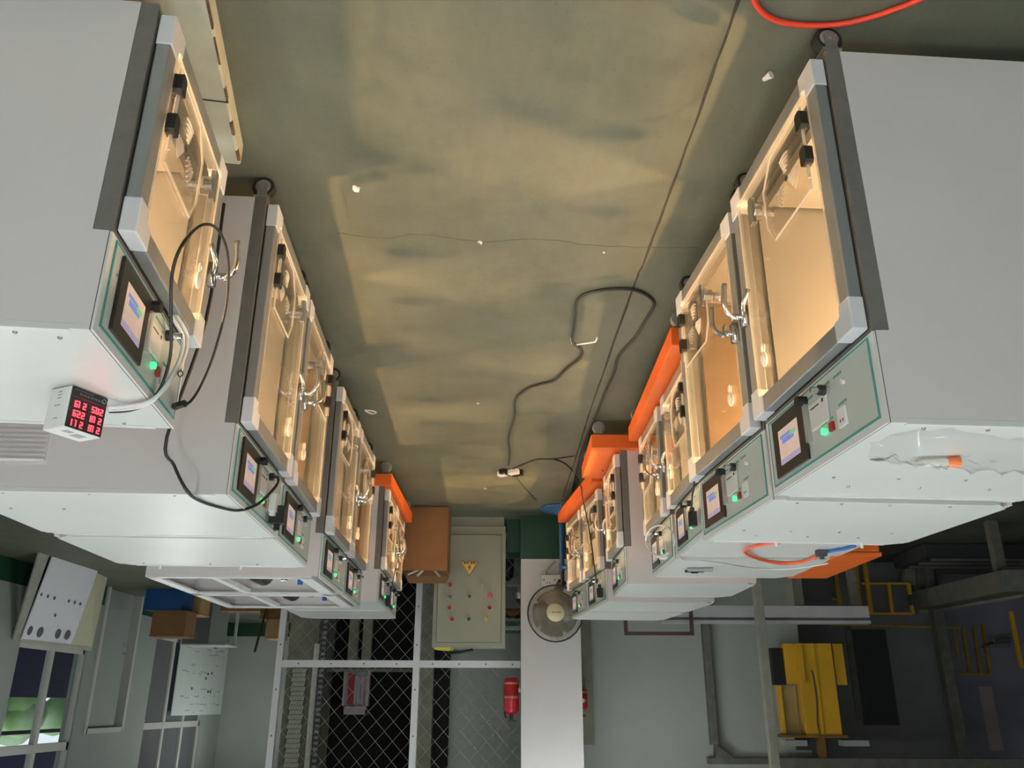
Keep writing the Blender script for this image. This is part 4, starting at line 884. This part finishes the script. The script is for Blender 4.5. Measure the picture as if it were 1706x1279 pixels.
# ================================================================== LEFT WALL AREA
def leaning(name, quad, th, m, lab, cat, parent_parts=None):
    """quad: two floor pixels, two upper pixels that meet the wall at X1"""
    b0, b1 = atz(*quad[0]), atz(*quad[1]); t0, t1 = atx(*quad[2], X1 - 0.03), atx(*quad[3], X1 - 0.03)
    n = (b1 - b0).cross(t0 - b0).normalized() * th
    if n.x < 0: n = -n
    mb = MB().hexa([b0, b1, b1 + n, b0 + n], [t0, t1, t1 + n, t0 + n])
    for i, vv in enumerate(mb.v):
        if vv[2] < 0.001: mb.v[i] = (vv[0], vv[1], 0.001)
        if mb.v[i][0] > X1 - 0.003: mb.v[i] = (X1 - 0.003, mb.v[i][1], mb.v[i][2])
    return mb, b0, b1, t0, t1, n
mb, b0, b1, t0, t1, n = leaning('p', [(88, 927), (163, 951), (34, 1068), (118, 1076)], 0.02, 'panel_board', '', '')
pb_ = thing('holed_panel', 'white panel with rows of dark holes leaning under the window', 'panel', tuple(b0))
def rebase(mb, o):
    mb.v = [(v[0] - o.x, v[1] - o.y, v[2] - o.z) for v in mb.v]; return mb
put('panel_sheet', rebase(mb, b0), 'panel_board', pb_)
def on_panel(px, py):
    d = Vector(ray(px, py)); o = Vector((0, 0, EYE)); nn = n.normalized(); t = (b0 - o).dot(nn) / d.dot(nn); return o + d * t
ub = (b1 - b0).normalized(); vb = (t0 - b0).normalized()
for (px, py, ra, rb) in [(69, 990, 2, 3.4), (80, 993, 2, 3.4), (91, 996, 2, 3.4), (115, 1001, 2, 3.2), (125, 1004, 2, 3.2), (134, 1006, 2, 3), (92, 1025, 1.8, 3), (50, 1050, 5, 9), (67, 1053, 6.5, 10), (97, 1056, 6, 9.5), (113, 1058, 6, 9.5)]:
    c = on_panel(px, py) - b0; s = 12.6 / 1380
    m2 = MB(); N = 14; ring = [c + ub * (ra * 1.25 * s * math.cos(a)) + vb * (rb * s * math.sin(a)) for a in [math.tau * i / N for i in range(N)]]
    nn = n.normalized() * 0.003
    m2.add([p - nn for p in ring] + [p + nn for p in ring], [tuple(range(N)), tuple(range(N, 2 * N))] + [(i, (i + 1) % N, N + (i + 1) % N, N + i) for i in range(N)])
    put('hole', m2, 'ink_dark', pb_)
mb, c0, _, _, _, _ = leaning('p', [(158, 952), (178, 962), (116, 1077), (152, 1079)], 0.015, '', '', '')
for i, vv in enumerate(mb.v): mb.v[i] = (vv[0] + 0.0, vv[1] + 0.02, vv[2])
tag(put('cream_board', mb, 'cream_board'), 'cream board leaning beside the white holed panel', 'board')
mb, c0, _, _, _, _ = leaning('p', [(66, 920), (82, 925), (22, 1066), (31, 1068)], 0.03, '', '', '')
tag(put('wood_plank', mb, 'post_beige'), 'narrow beige plank leaning on the other side of the holed panel', 'plank')
# whiteboard
wbq = [(303, 1067), (381, 1079), (277, 1191), (358, 1191)]; XW = X1 - 0.06
wp = [atx(x, y, XW) for x, y in wbq]
wbd = thing('whiteboard', 'large whiteboard with faint grey writing fixed over the second window', 'whiteboard', (XW, (wp[0].y + wp[1].y) / 2, 0.63))
ym = (wp[0].y + wp[1].y) / 2
zlo, zhi = 0.62, 2.12; ya, yb = wp[0].y - ym, wp[1].y - ym
put('board_sheet', B(0.0, 0.02, ya, yb, zlo - 0.63, zhi - 0.63), 'whiteboard', wbd)
put('board_mount', B(0.021, 0.057, ya + 0.3, yb - 0.3, 0.1, 1.4), 'zinc', wbd)
ink = MB(); random.seed(3)
for k in range(46):
    yy = random.uniform(ya + 0.15, yb - 0.3); zz = random.choice([0.08, 0.2, 0.45, 0.6, 0.95, 1.1, 1.25, 1.4]) + random.uniform(-0.03, 0.03)
    ink.box(-0.0015, 0, yy, yy + random.uniform(0.06, 0.3), zz, zz + 0.018)
o = put('writing', ink, 'pen_ink', wbd); o['kind'] = 'stuff'
for (yy, zz) in ((0.3, 0.62), (0.55, 0.6), (0.2, 0.72), (-0.6, 0.95), (0.45, 1.0), (0.6, 1.0)): put('magnet', MB().cyl((-0.012, yy, zz), (0, yy, zz), 0.03, n=10), 'ink_dark', wbd)
put('clip', B(-0.03, 0.0, 0.45, 0.62, -0.04, 0.05), 'ink_dark', wbd)
# crates, cartons and desk by the wall
def crate(name, m, x0, x1, y0, y1, Y, dp, lab, cat, z0=None, lid=None):
    a, b = aty(x0, (y0 + y1) / 2, Y).x, aty(x1, (y0 + y1) / 2, Y).x; lo = 0.0 if z0 is None else z0; hi = aty((x0 + x1) / 2, y1, Y).z
    t = thing(name, lab, cat, ((a + b) / 2, Y + dp / 2, lo)); hx = abs(a - b) / 2; hh = hi - lo - 0.001
    put('box_body', B(-hx, hx, -dp / 2, dp / 2, 0.001, hh - 0.03), m, t, bevel=0.008)
    put('box_rim', MB().box(-hx - 0.006, hx + 0.006, -dp / 2 - 0.006, dp / 2 + 0.006, hh - 0.03, hh), lid or m, t, bevel=0.006)
    return hi
hi = crate('blue_crate', 'blue_crate', 241, 303, 986, 1016, 15.0, 0.55, 'blue plastic crate on the floor under a cardboard box', 'crate')
crate('cardboard_box', 'carton', 252, 309, 1016, 1060, 15.0, 0.5, 'brown cardboard box stacked on the blue crate', 'box', z0=hi)
hi = crate('cardboard_box', 'carton_light', 309, 334, 994, 1024, 15.62, 0.5, 'taller light cardboard box beside the blue crate', 'box')
ds = thing('grey_desk', 'dark grey desk with a pale end panel below the whiteboard', 'desk', (aty(342, 1045, 17.0).x, 17.0, 0))
xo = aty(342, 1045, 17.0).x; zt_ = aty(342, 1072, 17.0).z
put('desk_front', B(aty(350, 1045, 17).x - xo, aty(306, 1045, 17).x - xo, 0, 0.04, 0.02, zt_), 'desk_grey', ds)
put('end_panel', B(aty(378, 1045, 17).x - xo, aty(350, 1045, 17).x - xo - 0.002, 0, 0.04, 0.02, zt_), 'wall_paint', ds)
put('desk_top', B(aty(380, 1045, 17).x - xo, aty(304, 1045, 17).x - xo, -0.02, 0.7, zt_ + 0.001, zt_ + 0.03), 'window_frame', ds)
for x_ in (aty(379, 1045, 17).x - xo + 0.03, aty(306, 1045, 17).x - xo - 0.03): put('desk_leg', B(x_ - 0.025, x_ + 0.025, 0.62, 0.67, 0, zt_), 'window_frame', ds)
pz = thing('timber_stack', 'short stack of brown timber lengths by the back of the cage', 'timber', tuple(atz(418, 992)))
for k in range(3):
    for j in range(2): put('timber', B(-0.55 + 0.05 * k, 0.5 - 0.08 * j, -0.12 + j * 0.14, 0.0 + j * 0.14, 0.1 * k, 0.1 * k + 0.095), 'wood', pz)
crate('dark_carton', 'yellow_brown', 434, 470, 1000, 1031, 14.2, 0.5, 'dark brown carton standing beside the cage post', 'carton')
hz = aty(450, 1031, 14.2).z
crate('tan_carton', 'carton_light', 442, 470, 1031, 1064, 14.2, 0.4, 'tan carton on top of the dark carton by the cage post', 'carton', z0=hz)
a_, b_ = aty(447, 1044, 14.0), aty(424, 1086, 14.0)
p0 = Vector((b_.x + 0.35, 14.0, 0.02))
tag(put('black_rod', MB().cyl((a_.x + 0.0, 14.05, 0.0), (b_.x, 14.0, b_.z), 0.02, n=8), 'cable_black'), 'black rod leaning near the tan carton', 'rod')

# ================================================================== THINGS ON TOP OF THE CHAMBERS
# digital thermometer on the nearest incubator
TZ = 1.1401
fa, fb_ = Vector((1.12, 1.972)), Vector((1.075, 2.069))
dv = (fa - fb_); wm_ = dv.length; mid = (fa + fb_) / 2
rz = math.atan2(-(fb_ - fa).x * -1, 0) if False else math.atan2(dv.y, dv.x)
# local +x runs to the viewer's right (towards fa), local -y points at the viewer
dt = thing('digital_thermometer', 'white box with six red digital temperature readings on an incubator top', 'thermometer', (mid.x, mid.y, TZ), rz + 0.0)
ux = dv.normalized(); outn = Vector((-0.907, -0.42))
ang = math.atan2(ux.y, ux.x)
loc_y = Vector((-math.sin(ang), math.cos(ang)))
flip = 1 if loc_y.dot(outn) < 0 else -1
if flip < 0: dt.rotation_euler[2] = ang + math.pi
hm, mh, md = 0.056, 0.114, 0.078
put('case', B(-hm, hm, 0.001, md, 0.002, mh), 'white_plastic', dt, bevel=0.004)
put('front_plate', B(-hm + 0.003, hm - 0.003, -0.002, 0.0008, 0.005, mh - 0.003), 'black_plastic', dt)
put('red_rule', B(-hm + 0.004, hm - 0.004, -0.0026, -0.002, 0.0285, 0.030), 'red_line', dt)
fp = MB()
for k in range(7): fp.box(-hm + 0.012 + k * 0.011, -hm + 0.020 + k * 0.011, -0.0025, -0.002, 0.016, 0.021)
fp.box(-0.01, hm - 0.01, -0.0025, -0.002, 0.009, 0.011)
o = put('face_print', fp, 'face_print', dt)
put('round_logo', MB().tube([(-hm + 0.013 + 0.006 * math.cos(a), -0.0022, 0.016 + 0.006 * math.sin(a)) for a in [math.tau * i / 14 for i in range(14)]], 0.0009, 4, True, 0), 'print_grey', dt)
SEG = {'0': 'abcdef', '1': 'bc', '2': 'abged', '5': 'afgcd', '8': 'abcdefg', '9': 'abcfgd'}
def seven(mb, ch, x, z, w_, h_):
    t_ = 0.0022; m_ = z + h_ / 2
    S = {'a': (x, x + w_, z + h_ - t_, z + h_), 'g': (x, x + w_, m_ - t_ / 2, m_ + t_ / 2), 'd': (x, x + w_, z, z + t_), 'f': (x, x + t_, m_, z + h_), 'e': (x, x + t_, z, m_), 'b': (x + w_ - t_, x + w_, m_, z + h_), 'c': (x + w_ - t_, x + w_, z, m_)}
    for s_ in SEG[ch]: a, b, c, d = S[s_]; mb.box(a, b, -0.0034, -0.0021, c, d)
for (txt, x, z) in [('218', -0.045, 0.089), ('211', 0.006, 0.089), ('218', -0.045, 0.064), ('229', 0.006, 0.064), ('205', -0.045, 0.039), ('219', 0.006, 0.039)]:
    mb = MB()
    for i, c in enumerate(txt): seven(mb, c, x + i * 0.0125, z, 0.0085, 0.0165)
    mb.box(x + 0.0215, x + 0.0235, -0.0034, -0.0021, z - 0.001, z + 0.001)
    put('reading', mb, 'digits', dt)
sp = MB()
for (z, a, b) in ((0.085, 0.03, 0.045), (0.05, 0.03, 0.05), (0.03, 0.03, 0.045), (0.022, 0.03, 0.045), (0.014, 0.03, 0.045)): sp.box(hm, hm + 0.0006, a, b, z, z + 0.003)
put('side_print', sp, 'print_grey', dt)
put('top_print', MB().box(-0.03, 0.0, 0.02, 0.05, mh, mh + 0.0005).box(0.01, 0.035, 0.015, 0.035, mh, mh + 0.0005), 'print_grey', dt)

def on_front(px, py, near, far, off):
    """a pixel on the vertical plane `off` in front of a chamber front"""
    a, b = Vector((near[0], near[1], 0)), Vector((far[0], far[1], 0)); d = (b - a).normalized(); nn = Vector((-d.y, d.x, 0))
    if nn.x * a.x > 0: nn = -nn
    P = a + nn * off; r = Vector(ray(px, py)); o = Vector((0, 0, EYE)); return o + r * ((P - o).dot(nn) / r.dot(nn))
def cable(name, P, r, m, lab, cat='cable', n=6):
    return tag(put(name, MB().tube(P, r, n, smooth=5), m, smooth=True), lab, cat)
L1F = ((0.913, 1.64), (1.0, 2.335)); L2F = ((0.939, 2.695), (0.987, 3.46)); L6F = ((1.051, 6.69), (1.093, 8.105))
tb = lambda x, y, dz=0.008: atz(x, y, TZ + dz)
cable('black_lead', [tb(182, 686, 0.02), tb(215, 684), tb(245, 672)] + [on_front(x, y, *L1F, o) for x, y, o in ((268, 645, 0.02), (284, 590, 0.05), (285, 520, 0.08), (287, 455, 0.10), (305, 405, 0.12), (338, 374, 0.13), (365, 385, 0.14), (380, 430, 0.14), (378, 500, 0.13), (365, 560, 0.11), (345, 620, 0.08), (318, 668, 0.05), (291, 677, 0.012))], 0.0042, 'cable_black', 'black lead looping from the red thermometer in front of the nearest incubator door')
tag(put('power_plug', MB().tube([on_front(292, 677, *L1F, 0.0105), on_front(300, 674, *L1F, 0.035), on_front(308, 672, *L1F, 0.05)], 0.011, 8, smooth=0), 'black_plastic'), 'black power plug in the nearest incubator socket', 'plug')
for k, (dx, lab) in enumerate(((0, 'white sensor tube from the red thermometer to the nearest incubator door'), (7, 'second white sensor tube, running just inside the first one'))):
    cable('white_tube', [tb(181, 678 + dx * .6, 0.03), tb(215, 676 + dx * .6, 0.012), tb(245, 670 + dx * .5, 0.012)] + [on_front(x, y + dx * .4, *L1F, o) for x, y, o in ((270 - dx * .5, 652, 0.025), (292 - dx, 625, 0.04), (308 - dx, 590, 0.045), (312 - dx, 560, 0.045), (303 - dx, 540, 0.04), (290 - dx, 520, 0.02))], 0.0058, 'cable_white', lab, 'tube')
tag(put('cable_tie', MB().tube([on_front(x, y, *L1F, 0.05) for x, y in ((296, 622), (301, 617), (305, 622), (300, 628))], 0.002, 5, True, 2), 'cable_black'), 'black cable tie round the white sensor tubes', 'cable tie')
# black lead over the second incubator
LZ = 1.2505
cable('black_lead', [Vector((1.02, 2.50, 0.25)), Vector((1.03, 2.52, 0.7)), aty(278, 728, 2.56), aty(290, 775, 2.62), atz(312, 818, LZ + 0.012), atz(335, 835, LZ + 0.006), atz(370, 846, LZ + 0.006), atz(398, 850, LZ + 0.008)] + [on_front(x, y, *L2F, o) for x, y, o in ((425, 842, 0.02), (445, 826, 0.05), (462, 806, 0.06), (462, 795, 0.05), (450, 797, 0.02))], 0.0055, 'cable_black', 'thick black lead rising between incubators and over the louvred one')
tag(put('adapter_plug', MB().box(-0.03, 0.03, -0.022, 0.022, -0.035, 0.035).cyl((0, 0, 0.035), (0, 0, 0.06), 0.012), 'black_plastic', loc=on_front(463, 858, *L2F, 0.045)), 'black adapter plug in the louvred incubator panel', 'adapter')
tag(put('white_adapter', MB().box(-0.014, 0.014, -0.02, 0.02, -0.035, 0.035).box(-0.01, 0.01, -0.012, 0.012, 0.035, 0.05), 'white_plastic', loc=on_front(456, 838, *L2F, 0.03)), 'white adapter above the black plug on the louvred incubator', 'adapter')
cable('thin_lead', [on_front(x, y, *L6F, o) for x, y, o in ((665, 893, 0.07), (666, 912, 0.07), (662, 935, 0.07), (658, 952, 0.07), (653, 975, 0.05), (650, 995, 0.03))], 0.004, 'cable_black', 'thin black lead hanging down the doors beside the carton')
tag(put('adapter_plug', MB().box(-0.02, 0.02, -0.022, 0.022, -0.035, 0.035).box(-0.012, 0.012, -0.012, 0.012, 0.035, 0.05), 'black_plastic', loc=on_front(646, 999, *L6F, 0.03)), 'black adapter plug on the incubator over the far orange cart', 'adapter')

# plastic bag with an orange tube on the nearest large incubator
random.seed(11)
bz_ = 1.2545
def bagpt(x, y, dz): p = atz(x, y, bz_); return Vector((p.x, p.y, bz_ + dz))
NU, NV = 26, 12; gv = []
from mathutils import noise as mn
for i in range(NU):
    u = i / (NU - 1); xc = 1448 + 300 * u
    yc = 752 - 8 * math.sin(u * 5); hwid = 8 + 27 * math.sin(min(1, u * 1.6 + 0.15) * math.pi * 0.5) * (1 - 0.35 * u)
    for j in range(NV):
        v = j / (NV - 1) * 2 - 1
        p = bagpt(xc + 10 * mn.noise(Vector((i * 0.5, j * 0.7, 3))), yc + v * hwid * (1 + 0.25 * mn.noise(Vector((i * 0.4, v, 9)))), 0)
        rise = 0.035 * (1 - v * v) * math.sin(min(1, 0.08 + u * 1.3) * math.pi * 0.75) + 0.035 * abs(mn.noise(Vector((i * 0.75, j * 1.1, 1)))) * (1 - abs(v) ** 4)
        p.z += max(0.0, rise); gv.append(p)
fs = [(i * NV + j, i * NV + j + 1, (i + 1) * NV + j + 1, (i + 1) * NV + j) for i in range(NU - 1) for j in range(NV - 1)]
bag = put('plastic_bag', MB().add(gv, fs), 'thin_sheet', smooth=True); tag(bag, 'crumpled clear plastic bag on the nearest large incubator top', 'bag')
so = bag.modifiers.new('solid', 'SOLIDIFY'); so.thickness = 0.0006
p0, p1 = atz(1525, 768, bz_ + 0.006), atz(1598, 766, bz_ + 0.006)
ot = thing('orange_tube', 'pale tube with a bright orange cap inside the plastic bag', 'tube', tuple(p0))
put('tube_body', MB().cyl((0, 0, 0.006), Vector((p1.x - p0.x, p1.y - p0.y, 0.006)) * 0.84, 0.011, n=12), 'clear_white', ot, smooth=False)
put('cap', MB().cyl(Vector((p1.x - p0.x, p1.y - p0.y, 0.007)) * 0.72, Vector((p1.x - p0.x, p1.y - p0.y, 0.007)), 0.0125, 0.0165, n=12), 'orange_cap', ot)
# hoses on the small incubators
SZ = 1.1401
cable('orange_hose', [atz(x, y, SZ + z) for x, y, z in ((1300, 903, 0.10), (1262, 908, 0.075), (1240, 918, 0.03), (1262, 930, 0.012), (1300, 938, 0.01), (1335, 936, 0.01), (1362, 926, 0.014))], 0.009, 'hose_orange', 'orange air hose curving over the small incubator tops', 'hose', 8)
p = atz(1368, 921, SZ + 0.016); tag(put('hose_coupling', MB().box(-0.025, 0.025, -0.018, 0.018, -0.016, 0.016).cyl((0, 0, 0.016), (0, 0, 0.03), 0.012), 'ink_dark', loc=p), 'dark blue coupling joining the orange and blue hoses', 'coupling')
cable('blue_hose', [atz(x, y, SZ + 0.012) for x, y in ((1372, 921), (1390, 917), (1408, 914), (1424, 909))], 0.008, 'hose_blue', 'short blue air hose behind the orange one', 'hose', 8)
R4F = ((-0.903, 4.625), (-0.894, 5.325)); R3F = ((-0.915, 3.84), (-0.906, 4.54))
cable('white_cable', [on_front(1128, 925, *R4F, 0.01)] + [atz(x, y, SZ + 0.006) for x, y in ((1140, 933), (1165, 934), (1200, 938), (1240, 945), (1280, 948), (1330, 946), (1380, 938))], 0.005, 'cable_white', 'thin white cord trailing across the small incubator tops')
cable('white_tube', [on_front(1100 + 24 * math.cos(a) , 900 + 25 * math.sin(a), *R4F, 0.08) for a in [math.radians(q) for q in range(55, 400, 25)]], 0.005, 'cable_white', 'white tube bent into a ring before a small incubator control panel', 'tube')
tag(put('tube_connector', MB().box(-0.02, 0.02, -0.03, 0.03, -0.012, 0.012).cyl((0.02, 0, 0), (0.04, 0, 0), 0.008), 'white_plastic', loc=on_front(1105, 927, *R4F, 0.02)), 'white connector at the end of the ringed tube', 'connector')
p = atz(1168, 943, SZ); tag(put('marker_pen', MB().cyl((-0.055, 0.05, 0.012), (0.07, 0.05, 0.012), 0.011, n=10).cyl((-0.08, 0.05, 0.012), (-0.055, 0.05, 0.012), 0.012, n=10), 'print_grey', loc=p), 'grey marker pen on a small incubator top', 'pen')
tag(put('black_clip', MB().box(-0.055, 0.055, -0.015, 0.015, 0.0005, 0.014).box(-0.02, 0.02, -0.01, 0.01, 0.014, 0.02), 'black_plastic', loc=p + Vector((0.01, 0.14, 0))), 'black bar lying next to the marker pen', 'bar')
cable('thin_lead', [on_front(x, y, *R3F, o) for x, y, o in ((1159, 775, 0.05), (1157, 800, 0.06), (1153, 830, 0.06), (1152, 850, 0.05))], 0.005, 'cable_black', 'black lead hanging into a plug on the first small incubator')
tag(put('adapter_plug', MB().box(-0.018, 0.018, -0.018, 0.018, -0.04, 0.03).box(-0.01, 0.01, -0.01, 0.01, -0.06, -0.04), 'black_plastic', loc=on_front(1154, 866, *R3F, 0.04)), 'black adapter plug on the small incubator behind the large ones', 'adapter')

# ================================================================== AISLE FLOOR
zf = lambda x, y: (780 + x * 0.3284, 440 + y * 0.3284)
def floor_path(P, z): return [atz(*zf(*p), z) for p in P]
cable('floor_cable', floor_path([(205, 1020), (212, 950), (205, 880), (235, 770), (238, 690), (300, 632), (370, 608), (440, 588), (500, 530), (560, 485), (578, 450), (565, 425), (530, 395), (538, 330), (547, 250), (552, 190), (600, 150), (720, 128), (840, 131), (915, 165), (942, 210), (900, 285), (850, 370), (765, 465), (740, 550), (690, 660), (650, 760), (580, 930), (520, 1160)], 0.0085), 0.0085, 'cable_floor', 'thick dark extension cable looping across the green aisle floor', n=8)
R6F = ((-0.748, 6.64), (-0.575, 8.085))
cable('black_lead', floor_path([(222, 1040), (290, 1012), (350, 990), (430, 988), (520, 976), (600, 970)], 0.005) + [Vector((-0.70, 6.15, 0.225))], 0.005, 'cable_black', 'black lead running from the power strip to the projecting orange cart')
cable('black_lead', floor_path([(425, 988), (480, 1005), (520, 1040), (545, 1075)], 0.005) + [aty(*zf(572, 1125), 6.55), aty(971, 830, 6.7), aty(979, 868, 6.78), on_front(986, 910, *R6F, 0.12), on_front(991, 950, *R6F, 0.09), on_front(994, 972, *R6F, 0.05)], 0.005, 'cable_black', 'black lead rising from the floor to an incubator panel near the fan')
tag(put('adapter_plug', MB().box(-0.022, 0.022, -0.022, 0.022, -0.02, 0.05).box(-0.012, 0.012, -0.012, 0.012, -0.05, -0.02), 'black_plastic', loc=on_front(999, 984, *R6F, 0.035)), 'black adapter plug on the incubator panel near the fan', 'adapter')
cable('thin_lead', floor_path([(225, 1045), (245, 1060), (255, 1095), (300, 1150), (345, 1198)], 0.004), 0.004, 'cable_floor', 'thin dark lead trailing from the power strip towards the fan')
p = atz(847, 783, 0); st = thing('power_strip', 'cream power strip with black plugs on the aisle floor', 'power strip', tuple(p), math.radians(35))
put('strip_body', B(-0.10, 0.10, -0.03, 0.03, 0.001, 0.045), 'white_plastic', st, bevel=0.006)
put('strip_band', B(-0.012, 0.012, -0.032, 0.032, 0.001, 0.047), 'ink_dark', st)
put('plug_block', MB().box(-0.11, -0.01, 0.034, 0.075, 0.001, 0.05).box(0.0, 0.05, -0.075, -0.034, 0.001, 0.04), 'black_plastic', st, bevel=0.004)
cable('red_hose', [atz(x, y, 0.011) for x, y in ((1247, -40), (1256, 0), (1272, 22), (1300, 36), (1345, 42), (1400, 40), (1450, 29), (1500, 12), (1530, 0), (1570, -20))], 0.0085, 'hose_red', 'red hose curving over the floor in front of the nearest caster', 'hose', 8)
P = [atz(x, y, 0.005) for x, y in ((951, 563), (953, 572), (958, 574), (992, 569), (995, 562))]
tag(put('white_strip', MB().tube(P, 0.006, 5, smooth=0), 'paper'), 'bent white strip lying inside the cable loop', 'strip')
P = [atz(x, y, 0.004) for x, y in ((608, 683), (620, 684), (627, 687), (620, 689), (612, 686))]
tag(put('wire_loop', MB().tube(P, 0.0045, 5, True, 3), 'paper'), 'small white wire loop at the edge of the warm light', 'wire')
def scrap(x, y, s, lab, seed):
    random.seed(seed); c = atz(x, y, 0); mb = MB(); N = 9
    lo = [(c.x + s * random.uniform(0.5, 1) * math.cos(math.tau * i / N), c.y + s * random.uniform(0.5, 1.1) * math.sin(math.tau * i / N), 0.001) for i in range(N)]
    up = [(c.x + (p[0] - c.x) * 0.8 + random.uniform(-.2, .2) * s, c.y + (p[1] - c.y) * 0.8, 0.001 + s * random.uniform(0.15, 0.8)) for p in lo]
    mb.add(lo + up, [tuple(range(N - 1, -1, -1)), tuple(range(N, 2 * N))] + [(i, (i + 1) % N, N + (i + 1) % N, N + i) for i in range(N)])
    tag(put('paper_scrap', mb, 'paper'), lab, 'scrap', 'paper scraps on the floor')
scrap(593, 313, 0.022, 'crumpled white scrap on the warm floor near the left-hand doors', 1)
scrap(800, 403, 0.013, 'tiny white scrap on the crack in mid aisle', 2)
scrap(796, 671, 0.012, 'tiny pale chip on the floor before the power strip', 3)
scrap(1006, 420, 0.008, 'speck of white beside the floor joint', 4)
scrap(808, 813, 0.014, 'pale chip on the floor near the electrical cabinet', 5)
a_, b_ = atz(1272, 133, 0.012), atz(1285, 124, 0.014)
tag(put('white_tag', MB().cyl(a_, b_, 0.007, 0.013, n=8), 'paper'), 'small rolled white tag on the floor by the nearest large incubator', 'tag')
# orange machine cabinet behind the small incubators
oc = thing('orange_cabinet', 'orange machine cabinet standing behind the small incubators with the air hose', 'cabinet', (-2.02, 5.3, 0))
put('cabinet_body', B(-0.13, 0.13, -0.45, 0.45, 0.06, 1.06), 'orange', oc, bevel=0.01)
put('cabinet_lid', B(-0.135, 0.135, -0.455, 0.455, 1.061, 1.085), 'orange', oc, bevel=0.004)
for y_ in (-0.38, 0.38):
    for x_ in (-0.09, 0.09): put('foot', MB().cyl((x_, y_, 0), (x_, y_, 0.06), 0.025, n=10), 'rubber', oc)
